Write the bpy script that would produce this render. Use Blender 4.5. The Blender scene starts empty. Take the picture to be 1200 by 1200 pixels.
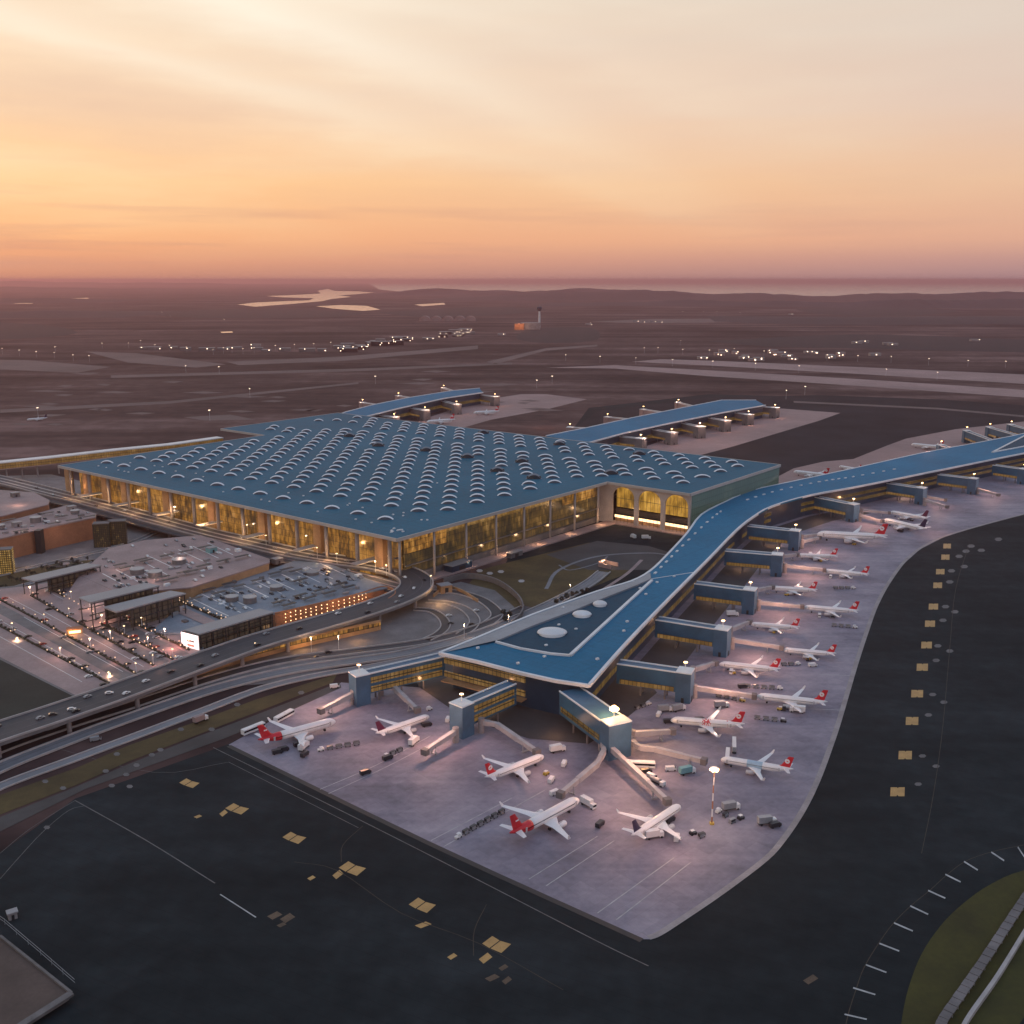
import bpy, bmesh, math, random
from mathutils import Vector, Matrix
RND = random.Random(11)
C = bpy.context.scene.collection
scene = bpy.context.scene
# ---------------------------------------------------------------- camera survey
FP, CH = 1200.0, 230.0
PITCH = math.atan(272 / FP)
SP, CP = math.sin(PITCH), math.cos(PITCH)
def G(px, py, z=0.0):
    "world point at height z that was surveyed at photo pixel px,py"
    u = (px - 600) / FP; v = (600 - py) / FP
    t = (z - CH) / (-SP + v * CP)
    return Vector((u * t, (CP + v * SP) * t, z))
def GL(pts, z=0.0): return [G(x, y, z) for x, y in pts]
def xy(p): return (p[0], p[1])

# ---------------------------------------------------------------- object helpers
def tag(o, label=None, cat=None, group=None, kind=None):
    if label: o['label'] = label
    if cat: o['category'] = cat
    if group: o['group'] = group
    if kind: o['kind'] = kind
    return o
def empty(name, loc=(0, 0, 0), rz=0.0):
    o = bpy.data.objects.new(name, None); C.objects.link(o)
    o.location = loc; o.rotation_euler = (0, 0, rz); o.empty_display_size = 1
    return o
def copy_tree(o, parent=None):
    c = o.copy(); C.objects.link(c)
    if parent is not None: c.parent = parent
    for ch in list(o.children): copy_tree(ch, c)
    return c
def area2(p):
    return sum(p[i][0] * p[(i + 1) % len(p)][1] - p[(i + 1) % len(p)][0] * p[i][1] for i in range(len(p)))
def offset_poly(p, d):
    "inset (d>0) a polygon by d metres"
    p = [Vector((q[0], q[1])) for q in p]
    if area2(p) < 0: p = p[::-1]
    n = len(p); out = []
    for i in range(n):
        a, b, c = p[i - 1], p[i], p[(i + 1) % n]
        e1 = (b - a).normalized(); e2 = (c - b).normalized()
        n1 = Vector((-e1.y, e1.x)); n2 = Vector((-e2.y, e2.x))
        m = (n1 + n2)
        if m.length < 1e-4: m = n1
        m.normalize(); k = max(0.35, m.dot(n1))
        out.append(b + m * (d / k))
    return out
def smooth_path(p, n=6):
    p = [Vector((q[0], q[1], q[2] if len(q) > 2 else 0)) for q in p]
    q = [p[0] * 2 - p[1]] + p + [p[-1] * 2 - p[-2]]
    out = []
    for i in range(1, len(q) - 2):
        for k in range(n):
            t = k / n
            a, b, c, d = q[i - 1], q[i], q[i + 1], q[i + 2]
            out.append(0.5 * ((2 * b) + (c - a) * t + (2 * a - 5 * b + 4 * c - d) * t * t + (3 * b - a - 3 * c + d) * t ** 3))
    out.append(p[-1])
    return out
def path_normals(p):
    r = []
    for i in range(len(p)):
        d = (p[min(i + 1, len(p) - 1)] - p[max(i - 1, 0)]); d.z = 0
        d.normalize(); r.append(Vector((-d.y, d.x, 0)))
    return r
def shift_path(p, off, dz=0):
    return [a + n * off + Vector((0, 0, dz)) for a, n in zip(p, path_normals(p))]

class MB:
    def __init__(s): s.v = []; s.f = []; s.m = []
    def add(s, vs, fs, mi=0):
        b = len(s.v); s.v += [tuple(v) for v in vs]
        for f in fs: s.f.append([b + i for i in f]); s.m.append(mi)
    def prism(s, pts, z0, z1, mi=0, mtop=None):
        p = [(q[0], q[1]) for q in pts]
        if area2(p) < 0: p = p[::-1]
        n = len(p)
        b = len(s.v)
        s.v += [(x, y, z0) for x, y in p] + [(x, y, z1) for x, y in p]
        for i in range(n):
            j = (i + 1) % n; s.f.append([b + i, b + j, b + n + j, b + n + i]); s.m.append(mi)
        s.f.append([b + n + i for i in range(n)]); s.m.append(mi if mtop is None else mtop)
        s.f.append([b + i for i in reversed(range(n))]); s.m.append(mi)
        return s
    def sheet(s, pts, z, mi=0):
        p = [(q[0], q[1]) for q in pts]
        if area2(p) < 0: p = p[::-1]
        s.add([(x, y, z) for x, y in p], [list(range(len(p)))], mi); return s
    def box(s, c, size, rz=0.0, mi=0):
        hx, hy, hz = size[0] / 2, size[1] / 2, size[2] / 2
        ca, sa = math.cos(rz), math.sin(rz)
        vs = []
        for dz in (-hz, hz):
            for dx, dy in ((-hx, -hy), (hx, -hy), (hx, hy), (-hx, hy)):
                vs.append((c[0] + dx * ca - dy * sa, c[1] + dx * sa + dy * ca, c[2] + dz))
        s.add(vs, [[0, 1, 5, 4], [1, 2, 6, 5], [2, 3, 7, 6], [3, 0, 4, 7], [4, 5, 6, 7], [3, 2, 1, 0]], mi); return s
    def bar(s, p, q, w, h, mi=0):
        "box beam from p to q: w wide (level), h high, centred on the line"
        p, q = Vector(p), Vector(q); d = (q - p).normalized()
        sd = Vector((-d.y, d.x, 0))
        if sd.length < 1e-5: sd = Vector((1, 0, 0))
        sd.normalize(); up = d.cross(sd) * -1
        if up.z < 0: up = -up
        vs = []
        for e in (p, q):
            for a, b in ((-1, -1), (1, -1), (1, 1), (-1, 1)): vs.append(e + sd * (a * w / 2) + up * (b * h / 2))
        s.add(vs, [[0, 1, 5, 4], [1, 2, 6, 5], [2, 3, 7, 6], [3, 0, 4, 7], [0, 3, 2, 1], [4, 5, 6, 7]], mi); return s
    def tube(s, p, q, r0, r1=None, n=10, mi=0):
        if r1 is None: r1 = r0
        p, q = Vector(p), Vector(q); d = (q - p).normalized()
        a = d.orthogonal().normalized(); b = d.cross(a)
        vs = [];
        for e, r in ((p, r0), (q, r1)):
            for i in range(n):
                t = 2 * math.pi * i / n; vs.append(e + a * (r * math.cos(t)) + b * (r * math.sin(t)))
        fs = [[i, (i + 1) % n, n + (i + 1) % n, n + i] for i in range(n)]
        fs += [list(range(n))[::-1], [n + i for i in range(n)]]
        s.add(vs, fs, mi); return s
    def loft(s, rings, mi=0, cap=True):
        n = len(rings[0]); vs = [v for r in rings for v in r]; fs = []
        for k in range(len(rings) - 1):
            for i in range(n):
                j = (i + 1) % n; fs.append([k * n + i, k * n + j, (k + 1) * n + j, (k + 1) * n + i])
        if cap: fs += [list(range(n))[::-1], [(len(rings) - 1) * n + i for i in range(n)]]
        s.add(vs, fs, mi); return s
    def ribbon(s, path, width, thick=0.0, mi=0):
        nm = path_normals(path)
        if thick <= 0:
            vs = []
            for a, n in zip(path, nm): vs += [a + n * (width / 2), a - n * (width / 2)]
            s.add(vs, [[2 * i, 2 * i + 1, 2 * i + 3, 2 * i + 2] for i in range(len(path) - 1)], mi)
        else:
            rings = []
            dn = Vector((0, 0, -thick))
            for a, n in zip(path, nm):
                l, r = a + n * (width / 2), a - n * (width / 2)
                rings.append([l, r, r + dn, l + dn])
            s.loft(rings, mi)
        return s
    def ball(s, c, r, mi=0, nu=10, nv=6, sz=1.0):
        c = Vector(c); rings = []
        for k in range(nv + 1):
            t = math.pi * (0.02 + 0.96 * k / nv)
            rings.append([c + Vector((r * math.sin(t) * math.cos(2 * math.pi * i / nu), r * math.sin(t) * math.sin(2 * math.pi * i / nu), sz * r * math.cos(t))) for i in range(nu)])
        s.loft(rings, mi); return s
    def build(s, name, mats, parent=None, smooth=False, recalc=True):
        me = bpy.data.meshes.new(name); me.from_pydata(s.v, [], s.f)
        if not isinstance(mats, (list, tuple)): mats = [mats]
        for m in mats: me.materials.append(m)
        me.polygons.foreach_set('material_index', s.m)
        if smooth: me.polygons.foreach_set('use_smooth', [True] * len(s.f))
        if recalc:
            bm = bmesh.new(); bm.from_mesh(me); bmesh.ops.recalc_face_normals(bm, faces=bm.faces); bm.to_mesh(me); bm.free()
        me.update()
        o = bpy.data.objects.new(name, me); C.objects.link(o)
        if parent is not None: o.parent = parent
        return o
def structure(o, label=None): return tag(o, label, None, None, 'structure')

# ---------------------------------------------------------------- materials
def base_mat(name):
    m = bpy.data.materials.new(name); m.use_nodes = True
    nt = m.node_tree; b = nt.nodes['Principled BSDF']
    return m, nt, b
def nmath(nt, op, a, b=None, c=None, clamp=False):
    n = nt.nodes.new('ShaderNodeMath'); n.operation = op; n.use_clamp = clamp
    for i, v in enumerate((a, b, c)):
        if v is None: continue
        if isinstance(v, (int, float)): n.inputs[i].default_value = v
        else: nt.links.new(v, n.inputs[i])
    return n.outputs[0]
def nmix(nt, fac, a, b, mode='MIX'):
    n = nt.nodes.new('ShaderNodeMix'); n.data_type = 'RGBA'; n.blend_type = mode
    for i, v in ((0, fac), (6, a), (7, b)):
        if isinstance(v, (int, float)): n.inputs[i].default_value = v
        elif isinstance(v, (tuple, list)): n.inputs[i].default_value = (*v[:3], 1)
        else: nt.links.new(v, n.inputs[i])
    return n.outputs[2]
def ncoord(nt, scale=(1, 1, 1), rot=(0, 0, 0), kind='Object'):
    t = nt.nodes.new('ShaderNodeTexCoord'); m = nt.nodes.new('ShaderNodeMapping')
    m.inputs['Scale'].default_value = scale; m.inputs['Rotation'].default_value = rot
    nt.links.new(t.outputs[kind], m.inputs[0]); return m.outputs[0]
def nnoise(nt, vec, scale, detail=4, rough=0.55):
    n = nt.nodes.new('ShaderNodeTexNoise'); n.inputs['Scale'].default_value = scale
    n.inputs['Detail'].default_value = detail; n.inputs['Roughness'].default_value = rough
    nt.links.new(vec, n.inputs['Vector']); return n.outputs[0]
def nramp(nt, fac, stops):
    n = nt.nodes.new('ShaderNodeValToRGB'); cr = n.color_ramp
    while len(cr.elements) < len(stops): cr.elements.new(0.5)
    for e, (p, c) in zip(cr.elements, stops): e.position = p; e.color = (*c, 1) if len(c) == 3 else c
    nt.links.new(fac, n.inputs[0]); return n.outputs[0]
def surf(name, col, rough=0.6, var=0.2, scale=0.3, metal=0.0, spec=0.5, fine=0.0):
    "painted or rough surface with mottling"
    m, nt, b = base_mat(name)
    v = ncoord(nt); n1 = nnoise(nt, v, scale)
    lo = tuple(c * (1 - var) for c in col); hi = tuple(min(1, c * (1 + var)) for c in col)
    c = nramp(nt, n1, [(0.3, lo), (0.7, hi)])
    if fine > 0:
        n2 = nnoise(nt, v, scale * 9, 3); f = nmath(nt, 'MULTIPLY_ADD', n2, fine * 2, 1 - fine)
        c = nmix(nt, 1.0, c, f, 'MULTIPLY')
    nt.links.new(c, b.inputs['Base Color'])
    b.inputs['Roughness'].default_value = rough; b.inputs['Metallic'].default_value = metal
    b.inputs['Specular IOR Level'].default_value = spec
    return m
def glow(name, col, strength):
    m, nt, b = base_mat(name)
    b.inputs['Base Color'].default_value = (*col, 1)
    v = ncoord(nt); n = nnoise(nt, v, 0.8)
    s = nmath(nt, 'MULTIPLY_ADD', n, strength * 0.5, strength * 0.75)
    b.inputs['Emission Color'].default_value = (*col, 1); nt.links.new(s, b.inputs['Emission Strength'])
    return m
def lit_glass(name, stops, strength, cell=(3.0, 4.0), dark=(0.03, 0.03, 0.025), nscale=0.06, rz=0.0, mull=0.06, blob=0.6, panel=0.06):
    "glazing with a lit interior behind mullions"
    m, nt, b = base_mat(name)
    v = ncoord(nt, rot=(0, 0, rz))
    sep = nt.nodes.new('ShaderNodeSeparateXYZ'); nt.links.new(v, sep.inputs[0])
    cmb = nt.nodes.new('ShaderNodeCombineXYZ')
    nt.links.new(nmath(nt, 'ADD', sep.outputs[0], sep.outputs[1]), cmb.inputs[0])
    nt.links.new(nmath(nt, 'MULTIPLY', sep.outputs[2], 0.35), cmb.inputs[1])
    big = nnoise(nt, cmb.outputs[0], nscale, 3, 0.6); small = nnoise(nt, cmb.outputs[0], blob, 3, 0.6)
    t = nmath(nt, 'MULTIPLY_ADD', small, 0.5, nmath(nt, 'MULTIPLY', big, 0.5))
    wn = nt.nodes.new('ShaderNodeTexWhiteNoise'); sn = nt.nodes.new('ShaderNodeVectorMath'); sn.operation = 'SNAP'
    sn.inputs[1].default_value = (cell[0] * 0.999, 1000, cell[1] * 0.999); nt.links.new(v, sn.inputs[0]); nt.links.new(sn.outputs[0], wn.inputs['Vector'])
    t = nmath(nt, 'ADD', t, nmath(nt, 'MULTIPLY_ADD', wn.outputs[0], panel, -panel / 2))
    col = nramp(nt, t, stops)
    fx = nmath(nt, 'FRACT', nmath(nt, 'DIVIDE', sep.outputs[0], cell[0]))
    fz = nmath(nt, 'FRACT', nmath(nt, 'DIVIDE', sep.outputs[2], cell[1]))
    mask = nmath(nt, 'MULTIPLY', nmath(nt, 'GREATER_THAN', fx, mull), nmath(nt, 'GREATER_THAN', fz, mull))
    b.inputs['Base Color'].default_value = (*dark, 1); b.inputs['Roughness'].default_value = 0.15
    nt.links.new(col, b.inputs['Emission Color'])
    nt.links.new(nmath(nt, 'MULTIPLY', mask, strength), b.inputs['Emission Strength'])
    return m

# ---------------------------------------------------------------- palette
M = {}
M['white'] = surf('white_paint', (0.72, 0.72, 0.72), 0.35, 0.06, 0.4)
M['plane_white'] = surf('aircraft_white', (0.78, 0.78, 0.79), 0.3, 0.05, 0.25)
M['red'] = surf('red_paint', (0.55, 0.02, 0.03), 0.35, 0.12, 0.5)
M['plum'] = surf('plum_paint', (0.09, 0.012, 0.045), 0.35, 0.12, 0.5)
M['navy'] = surf('navy_paint', (0.025, 0.018, 0.06), 0.35, 0.12, 0.5)
M['rim_white'] = surf('skylight_rim', (0.86, 0.88, 0.9), 0.4, 0.06, 0.1)
M['bridge_grey'] = surf('bridge_grey', (0.4, 0.38, 0.39), 0.5, 0.15, 0.2, fine=0.15)
M['pale_blue'] = surf('pale_blue_paint', (0.35, 0.5, 0.62), 0.35, 0.1, 0.5)
M['engine_grey'] = surf('engine_grey', (0.5, 0.5, 0.52), 0.35, 0.1, 0.8)
M['dark'] = surf('dark_rubber', (0.02, 0.02, 0.022), 0.6, 0.2, 1.0)
M['cockpit'] = surf('cockpit_glass', (0.01, 0.012, 0.015), 0.1, 0.1, 1.0)
M['steel'] = surf('galvanised_steel', (0.35, 0.36, 0.38), 0.45, 0.12, 0.6, metal=0.3)
M['black_steel'] = surf('black_steel', (0.025, 0.024, 0.026), 0.5, 0.2, 0.5)
M['roof_white'] = surf('white_roof_trim', (0.7, 0.72, 0.74), 0.4, 0.1, 0.08)
M['fascia'] = surf('pale_fascia', (0.42, 0.41, 0.4), 0.45, 0.08, 0.05)
M['tower_blue'] = surf('blue_grey_cladding', (0.05, 0.12, 0.2), 0.45, 0.18, 0.12, fine=0.1)
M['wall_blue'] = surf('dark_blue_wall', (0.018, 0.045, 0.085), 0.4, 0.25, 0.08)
M['pier_blue'] = surf('blue_pier_cladding', (0.035, 0.11, 0.19), 0.4, 0.2, 0.1, fine=0.1)
M['grey_roof'] = surf('pale_grey_roof', (0.24, 0.27, 0.31), 0.5, 0.15, 0.04, fine=0.15)
M['canopy_grey'] = surf('canopy_sheet', (0.3, 0.29, 0.3), 0.5, 0.08, 0.06, fine=0.08)
M['concrete'] = surf('concrete', (0.3, 0.27, 0.27), 0.75, 0.2, 0.08, fine=0.2)
M['concrete_dark'] = surf('weathered_concrete', (0.17, 0.155, 0.155), 0.8, 0.25, 0.06, fine=0.2)
M['parapet'] = surf('pale_parapet', (0.42, 0.38, 0.37), 0.7, 0.15, 0.1, fine=0.12)
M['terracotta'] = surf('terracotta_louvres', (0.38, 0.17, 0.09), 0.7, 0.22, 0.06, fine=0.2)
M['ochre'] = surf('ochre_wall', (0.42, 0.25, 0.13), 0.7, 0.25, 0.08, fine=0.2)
M['deck_pink'] = surf('pale_deck', (0.34, 0.245, 0.235), 0.75, 0.16, 0.05, fine=0.2)
M['deck_blue'] = surf('blue_grey_deck', (0.2, 0.235, 0.28), 0.7, 0.2, 0.05, fine=0.25)
M['road'] = surf('dark_road', (0.06, 0.055, 0.06), 0.7, 0.25, 0.03, fine=0.15)
M['road_pale'] = surf('pale_road', (0.2, 0.2, 0.215), 0.7, 0.18, 0.03, fine=0.15)
M['paint_white'] = surf('line_paint_white', (0.4, 0.4, 0.4), 0.6, 0.3, 0.2, fine=0.3)
M['paint_faint'] = surf('line_paint_worn', (0.13, 0.12, 0.12), 0.7, 0.3, 0.2, fine=0.3)
M['paint_ochre'] = surf('sign_paint_ochre', (0.46, 0.27, 0.09), 0.6, 0.15, 0.2, fine=0.2)
M['paint_brown'] = surf('sign_paint_worn', (0.1, 0.065, 0.04), 0.7, 0.3, 0.15, fine=0.35)
M['grass'] = surf('dull_grass', (0.08, 0.055, 0.018), 0.9, 0.35, 0.03, fine=0.3)
M['grass_green'] = surf('green_grass', (0.048, 0.045, 0.006), 0.9, 0.3, 0.05, fine=0.3)
M['leaf'] = surf('leaf', (0.05, 0.045, 0.028), 0.8, 0.4, 0.3, fine=0.3)
M['bark'] = surf('bark', (0.1, 0.075, 0.05), 0.9, 0.3, 0.6)
M['water'] = surf('water', (0.8, 0.8, 0.8), 0.16, 0.02, 0.001, metal=1.0)
M['hill'] = surf('wooded_hill', (0.03, 0.021, 0.026), 0.95, 0.4, 0.002, fine=0.4)
M['far_concrete'] = surf('far_runway_concrete', (0.33, 0.215, 0.2), 0.8, 0.2, 0.006, fine=0.2)
M['car_white'] = surf('car_white', (0.7, 0.7, 0.7), 0.3, 0.05, 0.5)
M['car_dark'] = surf('car_dark', (0.03, 0.03, 0.035), 0.3, 0.2, 0.5)
M['car_grey'] = surf('car_grey', (0.28, 0.29, 0.31), 0.3, 0.1, 0.5)
M['car_red'] = surf('car_red', (0.35, 0.04, 0.03), 0.3, 0.1, 0.5)
M['teal'] = surf('teal_paint', (0.15, 0.33, 0.36), 0.4, 0.1, 0.5)
M['yellow'] = surf('yellow_paint', (0.6, 0.4, 0.06), 0.4, 0.1, 0.5)
M['lamp'] = glow('lamp_glow', (1.0, 0.68, 0.36), 6)
M['lamp_hot'] = glow('floodlight_glow', (1.0, 0.6, 0.24), 16)
M['lamp_far'] = glow('far_lamp_glow', (1.0, 0.72, 0.5), 8)
M['lamp_soft'] = glow('soft_lamp_glow', (1.0, 0.7, 0.4), 2.0)
M['lamp_bollard'] = glow('bollard_glow', (1.0, 0.66, 0.4), 0.9)
M['screen'] = glow('screen_glow', (1.0, 0.86, 0.82), 1.2)
M['screen_red'] = glow('screen_red', (0.9, 0.25, 0.18), 0.5)
M['tail_lights'] = glow('car_light', (1.0, 0.85, 0.65), 5)
GOLD = [(0.36, (0.04, 0.022, 0.01)), (0.45, (0.2, 0.09, 0.02)), (0.54, (0.56, 0.25, 0.045)), (0.66, (0.95, 0.47, 0.12)), (0.78, (1.0, 0.75, 0.42))]
AMBER = [(0.25, (0.12, 0.06, 0.012)), (0.5, (0.4, 0.215, 0.055)), (0.75, (0.9, 0.54, 0.2))]
DUSK = [(0.3, (0.025, 0.02, 0.013)), (0.47, (0.06, 0.043, 0.02)), (0.58, (0.22, 0.12, 0.03)), (0.76, (0.9, 0.5, 0.16))]

# blue standing seam roof
def blue_roof(name, col, rz, pitch, rough=0.65):
    m, nt, b = base_mat(name)
    v = ncoord(nt, rot=(0, 0, rz))
    sep = nt.nodes.new('ShaderNodeSeparateXYZ'); nt.links.new(v, sep.inputs[0])
    f = nmath(nt, 'FRACT', nmath(nt, 'DIVIDE', sep.outputs[0], pitch))
    g = nmath(nt, 'FRACT', nmath(nt, 'DIVIDE', sep.outputs[1], pitch * 3.7))
    seam = nmath(nt, 'MAXIMUM', nmath(nt, 'LESS_THAN', f, 0.07), nmath(nt, 'MULTIPLY', nmath(nt, 'LESS_THAN', g, 0.04), 0.7))
    n1 = nnoise(nt, v, 0.012, 5); n2 = nnoise(nt, v, 0.25, 4)
    t = nmath(nt, 'MULTIPLY_ADD', n2, 0.4, nmath(nt, 'MULTIPLY', n1, 0.6))
    c = nramp(nt, t, [(0.3, tuple(x * 0.78 for x in col)), (0.7, tuple(x * 1.2 for x in col))])
    c = nmix(nt, nmath(nt, 'MULTIPLY', seam, 0.45), c, tuple(x * 0.55 for x in col))
    nt.links.new(c, b.inputs['Base Color'])
    b.inputs['Roughness'].default_value = rough; b.inputs['Specular IOR Level'].default_value = 0.14
    return m
P0 = G(465, 632, 40); D2 = G(712, 565, 40) - P0
TB = math.atan2(D2.y, D2.x)
EB = Vector((math.cos(TB), math.sin(TB), 0)); EA = Vector((-EB.y, EB.x, 0))
def T(a, b, z=0.0):
    p = P0 + EA * a + EB * b; return Vector((p.x, p.y, z))
M['terminal_blue'] = blue_roof('terminal_blue_roof', (0.017, 0.13, 0.205), -TB, 9.0)
M['pier_roof'] = blue_roof('pier_blue_roof', (0.02, 0.175, 0.31), -0.9, 5.0)
M['court_blue'] = blue_roof('dark_blue_roof', (0.016, 0.075, 0.125), -0.9, 4.0)

# asphalt with tar patches, old concrete slab joints
def asphalt_mat():
    m, nt, b = base_mat('airfield_asphalt')
    v = ncoord(nt); n1 = nnoise(nt, v, 0.006, 5); n2 = nnoise(nt, v, 0.12, 4)
    vs = ncoord(nt, (0.004, 0.05, 1), (0, 0, 0.75)); n3 = nnoise(nt, vs, 1.0, 4)
    t = nmath(nt, 'ADD', nmath(nt, 'MULTIPLY', n1, 0.5), nmath(nt, 'ADD', nmath(nt, 'MULTIPLY', n2, 0.2), nmath(nt, 'MULTIPLY', n3, 0.3)))
    c = nramp(nt, t, [(0.36, (0.0125, 0.0165, 0.0185)), (0.5, (0.0195, 0.0255, 0.0285)), (0.64, (0.031, 0.039, 0.0435))])
    sj = nt.nodes.new('ShaderNodeSeparateXYZ'); nt.links.new(ncoord(nt, rot=(0, 0, 0.46)), sj.inputs[0])
    jl = nmath(nt, 'LESS_THAN', nmath(nt, 'FRACT', nmath(nt, 'DIVIDE', sj.outputs[1], 6.5)), 0.035)
    n4 = nnoise(nt, v, 0.03, 5, 0.65)
    c = nmix(nt, nmath(nt, 'MULTIPLY', jl, 0.35), c, (0.008, 0.009, 0.01))
    c = nmix(nt, 1.0, c, nmath(nt, 'MULTIPLY_ADD', n4, 0.8, 0.62), 'MULTIPLY')
    nt.links.new(c, b.inputs['Base Color']); b.inputs['Roughness'].default_value = 0.9
    b.inputs['Specular IOR Level'].default_value = 0.1
    return m
def apron_mat(rz):
    m, nt, b = base_mat('apron_concrete')
    v = ncoord(nt, rot=(0, 0, rz))
    sep = nt.nodes.new('ShaderNodeSeparateXYZ'); nt.links.new(v, sep.inputs[0])
    jx = nmath(nt, 'LESS_THAN', nmath(nt, 'FRACT', nmath(nt, 'DIVIDE', sep.outputs[0], 7.5)), 0.05)
    jy = nmath(nt, 'LESS_THAN', nmath(nt, 'FRACT', nmath(nt, 'DIVIDE', sep.outputs[1], 7.5)), 0.05)
    cellv = nt.nodes.new('ShaderNodeTexWhiteNoise')
    sn = nt.nodes.new('ShaderNodeVectorMath'); sn.operation = 'SNAP'; sn.inputs[1].default_value = (7.5, 7.5, 1000)
    nt.links.new(v, sn.inputs[0]); nt.links.new(sn.outputs[0], cellv.inputs['Vector'])
    n1 = nnoise(nt, v, 0.018, 5, 0.6); n2 = nnoise(nt, v, 0.35, 4)
    vs = ncoord(nt, (0.012, 0.16, 1), (0, 0, rz)); n3 = nnoise(nt, vs, 1.0, 5)
    t = nmath(nt, 'ADD', nmath(nt, 'MULTIPLY', n1, 0.62), nmath(nt, 'ADD', nmath(nt, 'MULTIPLY', n2, 0.16), nmath(nt, 'MULTIPLY', n3, 0.22)))
    t = nmath(nt, 'MULTIPLY_ADD', cellv.outputs[0], 0.05, t)
    c = nramp(nt, t, [(0.36, (0.1, 0.094, 0.125)), (0.46, (0.172, 0.158, 0.205)), (0.54, (0.232, 0.21, 0.262)), (0.66, (0.33, 0.298, 0.35))])
    c = nmix(nt, nmath(nt, 'MULTIPLY', nmath(nt, 'MAXIMUM', jx, jy), 0.13), c, (0.1, 0.1, 0.1))
    nt.links.new(c, b.inputs['Base Color']); b.inputs['Roughness'].default_value = 0.65
    return m
def terrain_mat():
    m, nt, b = base_mat('airfield_earth')
    v = ncoord(nt); vs = ncoord(nt, (0.0006, 0.006, 1), (0, 0, 0.12))
    n1 = nnoise(nt, v, 0.0016, 6, 0.65); n2 = nnoise(nt, vs, 1.0, 5, 0.6); n3 = nnoise(nt, v, 0.03, 4)
    t = nmath(nt, 'ADD', nmath(nt, 'MULTIPLY', n1, 0.4), nmath(nt, 'ADD', nmath(nt, 'MULTIPLY', n2, 0.45), nmath(nt, 'MULTIPLY', n3, 0.15)))
    c = nramp(nt, t, [(0.4, (0.025, 0.017, 0.018)), (0.48, (0.072, 0.045, 0.043)), (0.54, (0.12, 0.074, 0.068)), (0.61, (0.23, 0.145, 0.132))])
    nt.links.new(c, b.inputs['Base Color']); b.inputs['Roughness'].default_value = 0.95
    b.inputs['Specular IOR Level'].default_value = 0.1
    return m
M['asphalt'] = asphalt_mat(); M['apron'] = apron_mat(-0.74); M['earth'] = terrain_mat()
M['service'] = surf('service_road_asphalt', (0.055, 0.05, 0.05), 0.75, 0.3, 0.03, fine=0.2)

# ---------------------------------------------------------------- camera, world, sun
cam = bpy.data.cameras.new('camera'); camo = bpy.data.objects.new('camera', cam); C.objects.link(camo)
cam.sensor_fit = 'HORIZONTAL'; cam.sensor_width = 36; cam.lens = 36.0
cam.clip_start = 1; cam.clip_end = 300000
camo.location = (0, 0, CH); camo.rotation_euler = (math.pi / 2 - PITCH, 0, 0)
scene.camera = camo
SUN_AZ, SUN_EL = math.radians(-48), math.radians(4)       # from +Y towards -X: ahead and to the left
w = bpy.data.worlds.new('World'); scene.world = w; w.use_nodes = True
nt = w.node_tree; nt.nodes.clear()
out = nt.nodes.new('ShaderNodeOutputWorld'); bg = nt.nodes.new('ShaderNodeBackground')
tc = nt.nodes.new('ShaderNodeTexCoord'); sep = nt.nodes.new('ShaderNodeSeparateXYZ')
nt.links.new(tc.outputs['Generated'], sep.inputs[0])
x_, y_, z_ = sep.outputs
az = nmath(nt, 'ARCTAN2', x_, y_)
el = nmath(nt, 'MAXIMUM', z_, 0.0)
# cirrus: stretched noise in azimuth/elevation, tilted
cmb = nt.nodes.new('ShaderNodeCombineXYZ')
nt.links.new(az, cmb.inputs[0]); nt.links.new(nmath(nt, 'MULTIPLY', el, 1.0), cmb.inputs[1])
mp = nt.nodes.new('ShaderNodeMapping'); mp.inputs['Rotation'].default_value = (0, 0, 0.27); mp.inputs['Scale'].default_value = (1.5, 9.0, 1)
nt.links.new(cmb.outputs[0], mp.inputs[0]); cl1 = nnoise(nt, mp.outputs[0], 1.25, 7, 0.55)
mp2 = nt.nodes.new('ShaderNodeMapping'); mp2.inputs['Rotation'].default_value = (0, 0, 0.08); mp2.inputs['Scale'].default_value = (1.8, 30, 1); mp2.inputs['Location'].default_value = (3.1, 1.7, 0)
nt.links.new(cmb.outputs[0], mp2.inputs[0]); cl2 = nnoise(nt, mp2.outputs[0], 1.6, 6, 0.55)
elw = nmath(nt, 'ADD', el, nmath(nt, 'MULTIPLY', nmath(nt, 'SUBTRACT', cl2, 0.5), nmath(nt, 'MULTIPLY', el, 0.2)))
SKY_LEFT = [(0.0, (0.54, 0.235, 0.165)), (0.017, (0.74, 0.325, 0.185)), (0.04, (0.9, 0.42, 0.195)), (0.085, (0.98, 0.57, 0.265)), (0.15, (0.95, 0.66, 0.42)), (0.25, (0.9, 0.71, 0.52)), (0.45, (0.42, 0.5, 0.6)), (1.0, (0.16, 0.28, 0.5))]
SKY_RIGHT = [(0.0, (0.43, 0.215, 0.185)), (0.017, (0.64, 0.3, 0.2)), (0.035, (0.9, 0.44, 0.225)), (0.085, (0.97, 0.565, 0.295)), (0.15, (0.86, 0.63, 0.47)), (0.25, (0.78, 0.69, 0.57)), (0.45, (0.4, 0.49, 0.6)), (1.0, (0.16, 0.28, 0.5))]
cL = nramp(nt, elw, SKY_LEFT); cR = nramp(nt, elw, SKY_RIGHT)
t = nmath(nt, 'MULTIPLY_ADD', az, 1.0, 0.45, clamp=True)
sky = nmix(nt, t, cL, cR)
wl_ = nmath(nt, 'SUBTRACT', 1.2, t)
amt = nmath(nt, 'MULTIPLY', nmath(nt, 'SUBTRACT', cl1, 0.5), nmath(nt, 'MULTIPLY', el, 9.0, clamp=True))
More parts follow.
